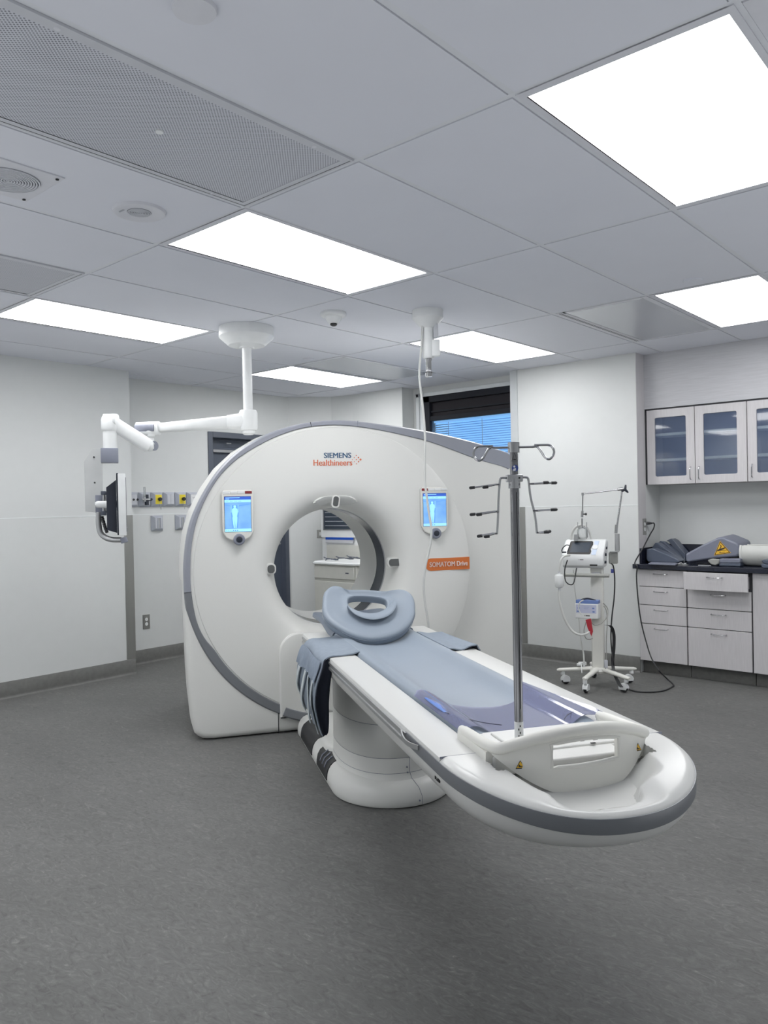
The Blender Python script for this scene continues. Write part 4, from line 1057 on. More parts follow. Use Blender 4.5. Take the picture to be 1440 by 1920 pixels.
# ================================================================ IV POLE standing on the carriage
IVB = PM @ Vector((-.153, 1.885, .722))
IT = thing('drip_stand_pole', 'chrome drip pole with two loop hooks and six rubber-tipped arms on the table foot', 'drip pole', frame(IVB, 41.12-0))
IF = frame(IVB, 41.12)
zt = 1.542-IVB.z
b = MB(IF).use(POLE); b.lathe([(.0165, 0), (.0165, .01), (.0115, .012), (.0115, .70), (.0105, .705), (.0105, zt-.02)], (0, 0, 0), 24); b.use(DARKG); b.box(.0035, .0045, -.0125, -.0105, .12, .69); b.build('pole', None, IT, sharp=50)
b = MB(IF).use(STEEL); b.lathe([(0, zt-.026), (.0155, zt-.026), (.0155, zt+.001), (.0, zt+.002)], (0, 0, 0), 24); b.lathe([(.012, .70), (.016, .70), (.016, .725), (.012, .725)], (0, 0, 0), 24); b.build('top_collar', None, IT, sharp=40)
X0 = -.0105                      # top leans very slightly
for s in (-1, 1):
    b = MB(IF).use(STEEL)
    z0 = zt-.012
    KX = .94
    P = [(s*.01, 0, z0), (s*.05, 0, z0+.000), (s*.062, 0, z0+.001), (s*.07, 0, z0-.003), (s*.078, 0, z0-.014), (s*.086, 0, z0-.026), (s*.096, 0, z0-.033), (s*.106, 0, z0-.029), (s*.1125, 0, z0-.018), (s*.111, 0, z0-.006), (s*.102, 0, z0+.003), (s*.085, 0, z0+.0045), (s*.066, 0, z0+.0045), (s*.058, 0, z0+.0045)]
    b.tube(catmull([(x_*KX, y_, z_) for x_, y_, z_ in P], 5), .0031, 8); b.build('loop_hook', None, IT)
zc = 1.449-IVB.z
b = MB(IF).use(STEEL); b.box(-.021, .021, -.014, .012, zc-.010, zc+.009); b.build('rack_collar', None, IT, bev=.002)
b = MB(IF).use(BLACKP); b.lathe([(0, .003), (.0025, .003), (.0025, 0)], (.011, -.0135, zc), 10, (0, -1, 0)); b.build('collar_screw', None, IT)
for s in (-1, 1):
    b = MB(IF).use(STEEL)
    lo = .048 if s < 0 else .057
    b.tube(catmull([(s*.018, 0, zc+.001), (s*.033, 0, zc+.001), (s*.0375, 0, zc-.006), (s*.042, 0, zc-.05), (s*(lo*.93), 0, zc-.10), (s*lo, 0, zc-.146)], 5), .0030, 8)
    b.build('rack_arm', None, IT)
    for k, (dz, L1, L2) in enumerate(((-.016, .114, .084), (-.087, .114, .102), (-.145, .096, .083))):
        x0 = {0: .04, 1: .043 if s < 0 else .049, 2: lo}[k]
        drop_ = -.007 if s < 0 else .002
        for (yy, L, tip) in ((.020, L1, .010), (-.022, L2, .010)):
            q = MB(IF).use(STEEL); q.tube([(s*x0, 0, zc+dz), (s*(x0+.010), yy*.6, zc+dz+.000), (s*L, yy, zc+dz+drop_)], .0025, 7); q.build('prong', None, IT)
            q = MB(IF).use(BLACKP); e = Vector((s*L, yy, zc+dz+drop_)); a = Vector((s*(L-.012), yy*.96, zc+dz+drop_*.85)); q.tube([a, e, e+(e-a).normalized()*.003], [.0042, .0044, .0024], 9); q.build('rubber_tip', None, IT)
# stickers on the pole
b = MB(IF).use(EQW); b.lathe([(.0119, .02), (.0119, .085)], (0, 0, 0), 24); 
b.use(BLKINK)
for k in range(6): b.box(-.004+(k % 2)*.004, -.001+(k % 2)*.004, -.0128, -.0112, .028+k*.009, .033+k*.009)
b.use(SCRB).box(-.005, .005, -.0128, -.0112, .022, .034); b.build('paper_label', None, IT)
b = MB(IF).use(mat('mandatory blue', (44, 66, 140), .5)); b.lathe([(0, .0002), (.0085, .0002), (.0085, -.004)], (.001, -.0108, zc+.026), 24, (0, -1, 0)); b.use(EQW)
b.lathe([(0, .0006), (.0028, .0006), (.0028, 0)], (-.001, -.0108, zc+.030), 14, (0, -1, 0)); b.obox((-.0005, -.0112, zc+.022), (.0035, 0, .001), (0, .0003, 0), (0, 0, .003)); b.build('round_sticker', None, IT)
b = MB(IF).use(BLKINK)
tri = [(-.008, -.0110, zc+.044), (.008, -.0110, zc+.044), (.001, -.0110, zc+.066)]
b.tube(tri, .0007, 5, closed=True); b.box(-.003, .004, -.0114, -.0106, zc+.047, zc+.050); b.build('triangle_sticker', None, IT)
# ================================================================ CABINETS
YS = 6.19
def frame_door(x0, x1, z0, z1, y, gx0, gx1, gz0, gz1, parent, hx):
    b = MB().use(LAM); n = 4; r = .012; c = []
    ins = []
    for (cx_, cz_, a0) in ((gx1-r, gz1-r, 0), (gx0+r, gz1-r, 90), (gx0+r, gz0+r, 180), (gx1-r, gz0+r, 270)):
        ins += [(cx_+r*cos(radians(a0+90*k/n)), cz_+r*sin(radians(a0+90*k/n))) for k in range(n+1)]
    out = []
    for (X, Z) in ((x1, z1), (x0, z1), (x0, z0), (x1, z0)): out += [(X, Z)]*(n+1)
    f = lambda P, yy: [(x, yy, z) for x, z in P]
    # bevelled glazing edge
    b.loft([f(out, y+.019), f(out, y), f(ins, y), f([(x, z) for x, z in ins], y+.008), f(ins, y+.019)], cap=False)
    d = b.build('door', None, parent, sharp=30)
    b = MB().use(PANE); b.box(gx0-.002, gx1+.002, y+.010, y+.013, gz0-.002, gz1+.002); b.build('glass', None, d)
    b = MB().use(STEEL); z0h, z1h = 1.535, 1.632
    b.tube(catmull([(hx, y, z0h), (hx, y-.022, z0h+.006), (hx, y-.026, (z0h+z1h)/2), (hx, y-.022, z1h-.006), (hx, y, z1h)], 5), .0042, 8); b.build('handle', None, d)
def wall_cabinet(x0, x1, doors, label):
    t = thing('wall_cabinet', label, 'wall cabinet', T(((x0+x1)/2, 6.34, 1.503)), 'pale wall cabinets with glass doors')
    b = MB().use(LAM)
    b.box(x0, x0+.018, YS+.022, 6.478, 1.503, 2.112); b.box(x1-.018, x1, YS+.022, 6.478, 1.503, 2.112)
    b.box(x0+.018, x1-.018, YS+.022, 6.478, 1.503, 1.521); b.use(CABIN); b.box(x0+.018, x1-.018, YS+.022, 6.478, 2.094, 2.112); b.box(x0+.018, x1-.018, 6.465, 6.478, 1.521, 2.094)
    b.box(x0+.018, x0+.020, YS+.03, 6.465, 1.521, 2.094); b.use(SHADOW); b.box(x0+.02, x0+.0215, YS+.12, YS+.124, 1.53, 2.09)
    b.box((x0+x1)/2-.009, (x0+x1)/2+.009, YS+.021, YS+.024, 1.505, 2.11)
    b.build('carcass', None, t)
    for z in (1.69, 1.895):
        b = MB().use(SHELFM); b.box(x0+.02, x1-.019, YS+.035, 6.462, z, z+.021); b.build('shelf', None, t)
    for (a, c, g0, g1, hx) in doors: frame_door(a, c, 1.505, 2.104, YS, g0, g1, 1.568, 2.041, t, hx)
wall_cabinet(-2.552, -1.786, [(-2.552, -2.173, -2.488, -2.238, -2.203), (-2.167, -1.789, -2.105, -1.857, -2.137)], 'pale laminate wall cabinet with two glass doors, beside the wall corner')
wall_cabinet(-1.783, -1.017, [(-1.780, -1.402, -1.718, -1.468, -1.750), (-1.396, -1.02, -1.334, -1.084, -1.052)], 'pale laminate wall cabinet with glass doors, cut off by the right edge of the photo')
b = MB().use(SHADOW); b.box(XJ, -1.0, YS+.012, YS+.2, 2.104, 2.119); b.box(XJ+.0, -2.5535, YS+.012, YS+.2, 1.505, 2.11); struct(b.build('trim_cabinet_reveal'))

def pull(x, z, y, parent):
    b = MB().use(STEEL); w = .053
    b.tube(catmull([(x-w, y, z), (x-w, y-.020, z-.001), (x-w+.012, y-.026, z-.002), (x, y-.027, z-.003), (x+w-.012, y-.026, z-.002), (x+w, y-.020, z-.001), (x+w, y, z)], 4), .0036, 8); b.build('handle', None, parent)
def base_unit(x0, x1, label, openz=None, door=False):
    t = thing('base_cabinet', label, 'base cabinet', T(((x0+x1)/2, 6.25, 0)), 'pale base cabinets under the black counter')
    b = MB().use(SHADOW); b.box(x0, x1, 6.04, 6.478, .104, .834); b.use(BASEB); b.box(x0, x1, 6.09, 6.40, 0, .104)
    b.build('carcass', None, t)
    if door:
        b = MB().use(LAM); b.box(x0+.002, x1-.002, 6.018, 6.038, .106, .832); d = b.build('door', None, t, bev=.0015)
        b = MB().use(STEEL); b.tube([(x1-.04, 6.018, .62), (x1-.04, 5.994, .625), (x1-.04, 5.994, .715), (x1-.04, 6.018, .72)], .004, 8); b.build('handle', None, d); return
    Z = [.833, .695, .549, .401, .104]
    for k in range(4):
        yo = -.078 if (openz and k == 0) else 0
        b = MB().use(LAM); b.box(x0+.0025, x1-.0025, 6.018+yo, 6.037+yo, Z[k+1]+.003, Z[k]-.003); d = b.build('drawer', None, t, bev=.0015)
        if yo:
            q = MB().use(LAM); q.box(x0+.02, x0+.032, 6.037+yo, 6.05, Z[1]+.02, Z[0]-.03); q.box(x1-.032, x1-.02, 6.037+yo, 6.05, Z[1]+.02, Z[0]-.03); q.box(x0+.03, x1-.03, 6.037+yo, 6.05, Z[1]+.02, Z[1]+.03); q.build('drawer_box', None, d)
        pull((x0+x1)/2-.01*(x0 < -2.3), (Z[k]-.034), 6.018+yo, d)
base_unit(-2.568, -2.192, 'four-drawer pale laminate base cabinet at the left end, all drawers shut')
base_unit(-2.187, -1.722, 'four-drawer pale laminate base cabinet with its top drawer pulled open', openz=True)
base_unit(-1.716, -1.20, 'pale laminate base cabinet with plain door at the right photo edge', door=True)
b = MB().use(CTOP); b.box(-2.605, -1.0, 5.985, 6.036, .836, .872); b.box(XJ+.001, -1.0, 6.03, 6.479, .836, .872)
ct = b.build('countertop', None, None, bev=.003); tag(ct, 'black countertop running over the base cabinets', 'countertop')
b = MB().use(CTOP); b.box(XJ+.0015, -1.0, 6.462, 6.478, .8725, 1.012); b.box(XJ+.0015, XJ+.018, 6.05, 6.462, .8725, .995); b.build('backsplash', None, ct, bev=.002)

# ================================================================ THINGS ON THE COUNTER
def cpx(x, y, Y=6.2): return atY(1200+x/6, 1000+y/6, Y)
def wedge(poly, Y, dy, m, label, edge=True):
    P = [cpx(x, y, Y) for x, y in poly]; P = [Vector((p.x, p.y, max(p.z, .8735))) for p in P]
    lo = min(p.z for p in P)
    P = [p-Vector((0, 0, max(0, lo-.8735))) if False else p for p in P]
    b = MB().use(m); b.prism(P, (0.006, dy, 0)); o = b.build('foam_wedge', None, None, bev=.007, seg=3)
    place(o, (sum(p.x for p in P)/len(P), Y+dy/2, .8735)); return tag(o, label, 'foam wedge', 'grey coated foam wedges on the counter')
def off(o, z): o.location.z += z; return o
wedge([(72, 176), (140, 170), (300, 235), (425, 292), (448, 318), (430, 330), (90, 322), (70, 290)], 6.10, .10, FOAMG, 'grey foam wedge lying lowest and foremost at the left end of the counter')
wedge([(134, 160), (168, 106), (196, 106), (300, 180), (420, 262), (470, 318), (458, 328), (425, 292), (300, 235), (145, 168)], 6.215, .07, FOAMG, 'second grey foam wedge, leaning just behind the lowest one')
wedge([(205, 104), (225, 86), (268, 98), (330, 150), (430, 240), (482, 316), (470, 318), (400, 245), (300, 172), (200, 108)], 6.29, .05, FOAMG, 'third grey foam wedge, short top edge showing between its neighbours')
wedge([(290, 86), (345, 58), (385, 82), (440, 150), (512, 232), (505, 318), (488, 318), (420, 235), (350, 130), (320, 92)], 6.345, .09, FOAMG, 'tallest and steepest grey foam wedge, hindmost of the four')
b = MB().use(FOAML); P = [atZ(1200+x/6, 1000+y/6, .8735) for x, y in ((92, 352), (125, 338), (380, 340), (430, 352), (400, 364))]
b.prism(P, (0, 0, .012)); o = b.build('flat_pad', None, None, bev=.004); place(o, (P[0].x, P[0].y, .8735)); tag(o, 'thin pale grey pad flat on the counter in front of the foam wedges', 'pad')
b = MB().use(SILV); c = cpx(490, 352, 6.06); c.z = .8735
b.box(c.x-.055, c.x+.035, c.y-.01, c.y+.02, .8735, .877); b.tube([(c.x-.04, c.y-.005, .879), (c.x-.02, c.y+.004, .889), (c.x, c.y-.004, .879), (c.x+.02, c.y+.004, .887)], .004, 8); b.cyl((c.x, c.y+.01, .876), (c.x+.002, c.y+.01, .93), .0018)
o = b.build('metal_clamp'); place(o, (c.x, c.y, .8735)); tag(o, 'small shiny metal clamp between the wedges and the big grey cushion', 'clamp')
poly = [(510, 232), (700, 130), (868, 50), (905, 42), (940, 48), (1085, 108), (1112, 135), (1118, 240), (1080, 262), (850, 280), (545, 326), (514, 318)]
P = [cpx(x, y, 6.10) for x, y in poly]
b = MB().use(FOAML); b.prism(P, (.012, .26, .012)); o = b.build('positioning_cushion', None, None, bev=.014, seg=3); place(o, (P[0].x+.1, 6.2, .8735)); tag(o, 'large peaked grey cushion with a yellow triangular warning sign', 'cushion')
cush = o
b = MB().use(YEL)
def tri(k, y): 
    A = [Vector(cpx(x, yy, y)) for x, yy in ((900, 84), (1024, 220), (832, 250))]; c = sum(A, Vector())/3
    return [c+(p-c)*k for p in A]
b.prism(tri(1.0, 6.0985), (0, -.0008, 0)); b.use(BLKINK).prism(tri(.93, 6.0978), (0, -.0006, 0)); b.use(YEL).prism(tri(.80, 6.0968), (0, -.0006, 0)); b.use(BLKINK)
q = lambda pts: b.prism([cpx(x, y, 6.0958) for x, y in pts], (0, -.0006, 0))
q([(870, 186), (905, 172), (955, 158), (958, 166), (940, 180), (905, 190), (872, 194)]); q([(892, 172), (908, 150), (903, 130), (912, 128), (918, 152), (900, 176)]); q([(862, 196), (985, 184), (986, 188), (862, 201)])
q([(888, 213), (905, 206), (905, 211), (955, 208), (955, 213), (905, 216), (905, 221)])
b.build('warning_sign', None, cush)
b = MB().use(FOAML); P = [cpx(x, y, 6.07) for x, y in ((895, 284), (1128, 286), (1130, 336), (888, 336))]; b.prism(P, (0, .10, 0)); o = b.build('foam_block', None, None, bev=.006); lowz = min(p.z for p in P)
place(o, (P[0].x+.07, 6.12, lowz)); tag(o, 'pale grey foam block on top of a darker block, in front of the big cushion', 'foam block', 'small foam blocks on the counter')
b = MB().use(FOAMG); P = [cpx(x, y, 6.07) for x, y in ((888, 338), (1130, 338), (1128, 376), (890, 376))]
zz = min(p.z for p in P); P = [Vector((p.x, p.y, max(p.z, .8735) if p.z > zz+.01 else .8735)) for p in P]; b.prism(P, (0, .10, 0)); o2 = b.build('foam_block', None, None, bev=.005)
place(o2, (P[0].x+.07, 6.12, .8735)); tag(o2, 'dark grey foam block under the pale one, in front of the big cushion', 'foam block', 'small foam blocks on the counter')
b = MB().use(GREYP); P = [cpx(x, y, 6.06) for x, y in ((762, 300), (800, 288), (888, 296), (886, 340), (850, 362), (800, 352), (764, 318))]; P = [Vector((p.x, p.y, max(p.z, .8735))) for p in P]; b.prism(P, (0, .05, 0)); o = b.build('grey_clip', None, None, bev=.006); place(o, (P[0].x+.03, 6.08, .8735)); tag(o, 'small grey plastic clip beside the foam blocks', 'clip')
b = MB().use(GREYM); c = cpx(700, 366, 6.03); b.tube([(c.x-.03, 6.03, .877), (c.x, 6.03, .877), (c.x+.06, 6.045, .877)], [.0025, .0035, .0022], 8); o = b.build('plastic_stick'); place(o, (c.x, 6.03, .8735)); tag(o, 'thin pale plastic stick on the counter front edge below the warning sign', 'stick')
# half-shell tube
x0 = cpx(1165, 260, 6.20).x; cy_, cz_, R_ = 6.20, .8735+.1, .1
def shellring(x, R, t, dy=0, e=1):
    A = [radians(a) for a in range(-215, 36, 10)]
    return [(x, cy_+dy+R*cos(a)*1.0, cz_+R*sin(a)*e) for a in A]+[(x, cy_+dy+(R-t)*cos(a), cz_+(R-t)*sin(a)*e) for a in reversed(A)]
b = MB().use(mat('trough plastic', (206, 207, 202), .3)); b.loft([shellring(x0-.003, R_, .012, 0), shellring(x0+.012, R_, .012), shellring(x0+.013, R_-.004, .006), shellring(x0+.026, R_-.004, .006), shellring(x0+.027, R_, .010), shellring(x0+.8, R_, .010)])
o = b.build('plastic_trough', None, None, sharp=40); place(o, (x0+.3, cy_, .8735)); tag(o, 'white curved half-open plastic trough lying on the counter at the right edge', 'trough')
for k, (poly, lab) in enumerate((([(1362, 345), (1385, 340), (1440, 352), (1500, 360), (1500, 400), (1385, 392), (1364, 375)], 'lower folded grey pad at the right counter edge, in front of the trough'), ([(1362, 310), (1395, 292), (1440, 300), (1500, 310), (1500, 358), (1440, 350), (1385, 336)], 'upper folded grey pad at the right counter edge, in front of the trough'))):
    P = [cpx(x, y, 6.0) for x, y in poly]; P = [Vector((p.x, p.y, max(p.z, .8735))) for p in P]
    b = MB().use(FOAMG); b.prism(P, (0, .085, 0)); o = b.build('folded_pad', None, None, bev=.006, seg=3); place(o, (P[0].x+.06, 6.05, min(p.z for p in P))); tag(o, lab, 'pad', 'folded grey pads')

# ================================================================ VENTILATOR CART
CC = Vector((-2.64, 5.43, 0))
VF = frame(CC, 20)
CT = thing('equipment_cart', 'white five-legged rolling equipment stand with column, grey push bar and jointed arm', 'equipment stand', VF)
b = MB(VF).use(IVORY)
b.prism([(x, y, .135) for x, y in ((-.045, -.035), (.045, -.035), (.045, .045), (-.045, .045))], (0, 0, .755)); b.build('column', None, CT, bev=.008)
b = MB(VF).use(GREYP); b.box(-.035, .045, -.025, .035, .86, .93); b.build('column_head', None, CT, bev=.004)
b = MB(VF).use(IVORY); b.lathe([(0, .10), (.062, .10), (.068, .115), (.06, .135), (.045, .14), (0, .14)], (0, 0, 0), 32); b.build('hub', None, CT)
for k, ang in enumerate((206, 275, 343, 50, 127)):
    a = radians(ang-20+0); e = Vector((cos(a)*.275, sin(a)*.305, 0)); d_ = e.normalized(); n_ = Vector((-d_.y, d_.x, 0))
    b = MB(VF).use(IVORY); rr = []
    for s in (0, .12, .3, .55, .8, .93, 1.0):
        p = d_*(.03+(.275)*s); w = .024-.007*s+(.004 if s > .9 else 0); z = .128-.022*s; h = .017-.003*s
        if s == 1.0: w *= .6; h *= .6
        rr.append([p+n_*(w*cos(q))+Vector((0, 0, z+h*sin(q))) for q in [2*pi*j/12 for j in range(12)]])
    b.loft(rr); lg = b.build('leg', None, CT, sharp=60)
    tr = radians((40, 80, 150, 200, 300)[k]); u = Vector((cos(tr), sin(tr), 0)); w_ = Vector((-u.y, u.x, 0)); c = e*.95; ax = c+u*.022
    b = MB(VF).use(EQW); b.cyl(c+Vector((0, 0, .075)), c+Vector((0, 0, .10)), .016, .016, 16)
    for s in (-1, 1):
        P = [ax+w_*(s*.013)+Vector((0, 0, .033))+u*(.031*cos(q))+Vector((0, 0, .033*sin(q))) for q in [radians(t_) for t_ in range(-25, 206, 15)]]
        P2 = [p+w_*s*.006 for p in P]; b.loft([P, P2])
    b.loft([[ax+w_*(s*.018)+Vector((0, 0, .033))+u*(r_*cos(q))+Vector((0, 0, r_*sin(q))) for r_ in (.031, .034) for q in ([radians(t_) for t_ in range(20, 181, 20)] if r_ == .031 else [radians(t_) for t_ in range(180, 19, -20)])] for s in (-1, 1)])
    cs = b.build('caster', None, CT, sharp=50)
    b = MB(VF).use(BLACKP); b.lathe([(.020, -.011), (.0305, -.0095), (.032, 0), (.0305, .0095), (.020, .011)], ax+Vector((0, 0, .0322)), 28, w_); b.build('wheel', None, cs, sharp=50)
b = MB(VF).use(GREYP); b.cyl((-.225, -.13, .838), (.100, -.115, .834), .0135); b.build('push_bar', None, CT, bev=.004)
b = MB(VF).use(GREYM); b.box(-.03, .03, -.12, -.03, .838, .852); b.build('bar_bracket', None, CT)
D0 = 5.83
def cp(u, v, d=D0): return dep(u, v, d)
# jointed support arm
b = MB().use(SILV)
b.cyl(cp(1157, 1001), cp(1157.5, 1033), .0175); b.build('arm_socket', None, CT)
b = MB().use(STEEL); b.cyl(cp(1155.5, 997), cp(1166, 922), .0065); b.cyl(cp(1155, 1000), cp(1156, 984), .011); b.build('arm_rod', None, CT)
b = MB().use(STEEL); b.cyl(cp(1093, 926), cp(1164, 917.5), .0055); b.cyl(cp(1092.5, 924), cp(1092.5, 929), .009); b.cyl(cp(1158, 918), cp(1168, 916.5), .012); b.build('arm_rod', None, CT)
b = MB().use(STEEL); b.cyl(cp(1092.7, 926), cp(1092, 968), .0048); b.cyl(cp(1092, 958), cp(1091.5, 970), .009); b.cyl(cp(1091.5, 972), cp(1091.5, 990), .006); b.build('arm_rod', None, CT)
b = MB().use(NAVY)
c = cp(1172, 918); 
for a in (80, 200, 320):
    e = c+RT*(.030*cos(radians(a)))+UP*(.036*sin(radians(a))); b.tube([c, (c+e)/2, e], [.010, .009, .006], 10)
b.build('star_knob', None, CT)
b = MB().use(BLACKP); b.cyl(cp(1093, 964), cp(1099.5, 964), .005); b.cyl(cp(1097, 964), cp(1100, 964), .009); b.build('thumb_screw', None, CT)
b = MB().use(STEEL)
for s in (-1, 1): b.tube(catmull([cp(1091.5, 986), cp(1091.5+s*4, 991), cp(1091.5+s*8, 988), cp(1091.5+s*8.5, 979)], 4), .003, 7)
b.build('hose_hook', None, CT)
b = MB().use(GREYP); b.obox(cp(1150, 1046, 5.87), RT*.034, UP*.045, FW*.012, bev=.01); b.box(0, .0001, 0, .0001, .9, .9001) if False else None; b.build('side_basket', None, CT)
b = MB().use(SILV); b.obox(cp(1152, 1034.5, 5.86), RT*.03, UP*.003, FW*.02); b.build('arm_bracket', None, CT)
# strap tied round the column
b = MB().use(BLACKP); P = catmull([cp(1136, 1172, 5.78), cp(1146, 1175, 5.78), cp(1151, 1190, 5.8), cp(1151, 1215, 5.8), cp(1149, 1240, 5.8), cp(1152, 1262, 5.75), cp(1160, 1280, 5.6), cp(1165.5, 1288, 5.52)], 6)
rows = [[p-RT*w_+FW*.002, p+RT*w_] for p, w_ in [(p, .012) for p in P]]
b.shell(rows, .003); o = b.build('velcro_strap', None, CT, sharp=60)

# ventilator sitting on the stand
VM = frame(CC+Vector((-.078, -.02, 0)), 19)
V_ = thing('ventilator', 'white bedside breathing machine with a dark tilted screen on the stand', 'ventilator', VM @ T((0, 0, .885)))
prof = [(-.085, .8865), (-.118, .905), (-.128, .945), (-.120, .985), (-.03, 1.088), (.005, 1.095), (.09, 1.09), (.10, 1.08), (.10, .905), (.08, .8865)]
b = MB(VM).use(EQW); rr = []
for x, k in ((-.160, .82), (-.155, .93), (-.145, 1), (.128, 1), (.138, .96), (.143, .88)):
    cy0, cz0 = -.01, .985; sh = .020*((x+.16)/.315)
    rr.append([(x+(.012 if z > 1.0 else 0), cy0+(y-cy0)*k, cz0+(z-cz0)*k) for y, z in prof])
b.loft(rr); b.build('housing', None, V_, sharp=28, bev=.004)
nrm = Vector((0, -.753, .658)); nrm = Vector((0, -(1.088-.985), .09)).normalized()
tv = Vector((0, .09, .103)).normalized(); oc_ = Vector((0.006, -.12, .985))
def on(x, t, h=.0): return oc_+Vector((x, 0, 0))+tv*t+nrm*h
b = MB(VM).use(BLKINK); P = [(-.128, .012), (-.121, .008), (.036, .006), (.043, .012), (.048, .035), (.042, .055), (.048, .075), (.057, .095), (.056, .120), (.048, .128), (-.102, .128), (-.110, .122)]
b.prism([on(x, t, .0005) for x, t in P], nrm*.003); sc = b.build('screen_bezel', None, V_)
b = MB(VM).use(SCRD); b.prism([on(x, t, .0036) for x, t in ((-.107, .022), (.030, .022), (.042, .115), (-.095, .115))], nrm*.0008); b.build('screen', None, sc)
b = MB(VM).use(mat('light blue panel', (196, 210, 230), .4)); b.prism([on(x, t, .0006) for x, t in ((.050, .0), (.082, .0), (.088, .05), (.053, .05))], nrm*.002); b.prism([on(x, t, .0006) for x, t in ((.063, .09), (.092, .09), (.099, .13), (.065, .13))], nrm*.002); b.build('key_panel', None, V_)
b = MB(VM).use(EQW); b.lathe([(.022, 0), (.021, .006), (.012, .008), (0, .007)], on(.073, .072, 0), 28, nrm); b.build('dial', None, V_)
b = MB(VM).use(BLKINK); b.box(.045, .098, -.1285, -.12, .905, .916); b.build('card_slot', None, V_); b = MB(VM).use(BLKINK); b.box(-.035, -.031, -.1295, -.12, .949, .953); b.box(-.026, -.0, -.1295, -.12, .949, .954); b.build('maker_print', None, V_)
b = MB(VM).use(NAVY)
for (y, z) in ((-.07, .93), (-.05, .985), (0, 1.03)): b.lathe([(0, .02), (.010, .02), (.012, 0)], (.138, y, z), 14, (1, 0, 0))
b.build('side_port', None, V_)
b = MB().use(SILV); b.cyl(cp(1080.5, 1002, 5.84), cp(1080.5, 1014, 5.84), .018); b.build('metal_canister', None, V_)
b = MB().use(NAVY); b.tube(catmull([cp(1068, 1023, 5.75), cp(1062, 1022, 5.75), cp(1055, 1028, 5.75), cp(1053, 1034, 5.75)], 5), .004, 8); b.tube([cp(1068, 1024, 5.75), cp(1064, 1035, 5.75)], .004, 8); b.obox(cp(1057.5, 1035.5, 5.75), RT*.016, UP*.006, FW*.01, bev=.002); b.build('carry_grip', None, V_)
# gas monitor module on the column
GM2 = frame(CC, 12)
MO = thing('monitor_module', 'small white box with blue top clipped to the front of the stand column', 'monitor module', GM2 @ T((-.045, -.08, .54)))
b = MB(GM2).use(EQW); b.box(-.135, .035, -.125, -.048, .515, .625); b.build('housing', None, MO, bev=.005)
b = MB(GM2).use(BLUEP); b.box(-.130, .033, -.122, -.05, .625, .650); b.use(NAVY); b.tube(catmull([(-.10, -.09, .648), (-.05, -.09, .660), (.01, -.09, .648)], 4), .007, 8); b.build('lid', None, MO, bev=.004)
b = MB(GM2).use(mat('lilac panel', (190, 194, 218), .5)); b.box(-.128, .022, -.1262, -.124, .556, .618); b.use(BLUEP)
for x, z in ((-.108, .592), (-.112, .568), (.0, .594), (.002, .568)): b.box(x-.008, x+.008, -.127, -.126, z-.005, z+.005)
b.box(-.07, -.03, -.127, -.126, .600, .602); b.box(-.07, -.035, -.127, -.126, .588, .590); b.use(BLKINK); b.box(-.068, -.064, -.1262, -.1248, .534, .540); b.box(-.058, -.026, -.1262, -.1248, .534, .540); b.build('front_print', None, MO)
b = MB().use(TUBEG); b.tube(catmull([cp(1131, 1131, 5.72), cp(1139, 1141, 5.72), cp(1138, 1156, 5.68), cp(1128, 1168, 5.66), cp(1115, 1172, 5.64), cp(1107, 1164, 5.64)], 6), .004, 8); b.build('looped_cable', None, MO)
b = MB().use(TUBEG); b.tube(catmull([cp(1099, 1166, 5.66), cp(1095, 1182, 5.66), cp(1098, 1196, 5.66), cp(1105, 1199, 5.66), cp(1111, 1197, 5.68)], 6), .003, 8); b.build('probe_lead', None, MO)
b = MB().use(TUBEG); b.tube(catmull([cp(1132, 1136, 5.74), cp(1137, 1146, 5.74), cp(1138.5, 1170, 5.76), cp(1137, 1200, 5.78), cp(1137, 1232, 5.78), cp(1135.5, 1254, 5.7)], 6), .003, 8); b.build('adapter_cable', None, MO)
b = MB().use(GREYM); b.obox(cp(1136, 1245, 5.72), RT*.012, UP*.03, FW*.012, bev=.004); b.build('cable_adapter', None, MO)
b = MB().use(TUBEW); b.tube(catmull([cp(1094, 1125, 5.68), cp(1087, 1130, 5.68), cp(1085, 1142, 5.68), cp(1090, 1152, 5.66)], 6), .0045, 8); b.build('side_tube', None, MO)
b = MB().use(RED); b.prism([cp(1098, 1162, 5.63), cp(1108, 1160, 5.63), cp(1112, 1184, 5.63), cp(1109, 1193, 5.63), cp(1102, 1178, 5.63)], FW*.004); o = b.build('red_tag', None, MO)
# patient hose with white filter
H = thing('breathing_hose', 'white breathing hose looping from the ventilator through a white filter canister', 'hose', T(cp(1050, 1090, 5.7)))
b = MB().use(TUBEW); b.tube(catmull([cp(1069, 1041, 5.72), cp(1058, 1043, 5.72), cp(1051, 1052, 5.7), cp(1049, 1074, 5.7)], 6), .0075, 10)
b.build('upper_tube', None, H)
b = MB().use(EQW); c0 = cp(1048.5, 1090, 5.7); b.lathe([(.010, .063), (.010, .05), (.026, .048), (.031, .040), (.031, -.034), (.024, -.044), (.010, -.048), (.008, -.066)], c0, 28); b.build('filter_canister', None, H)
b = MB().use(GREYM); b.cyl(c0+Vector((0, 0, .048)), c0+Vector((0, 0, .072)), .009); b.cyl(c0-Vector((0, 0, .046)), c0-Vector((0, 0, .070)), .010); b.build('connector', None, H)
b = MB().use(TUBEW); b.tube(catmull([cp(1048, 1106, 5.7), cp(1049.5, 1128, 5.68), cp(1058, 1158, 5.66), cp(1072, 1182, 5.64), cp(1087, 1190, 5.62), cp(1098, 1189, 5.62), cp(1106, 1184, 5.64)], 8), .0085, 10); b.build('lower_tube', None, H)
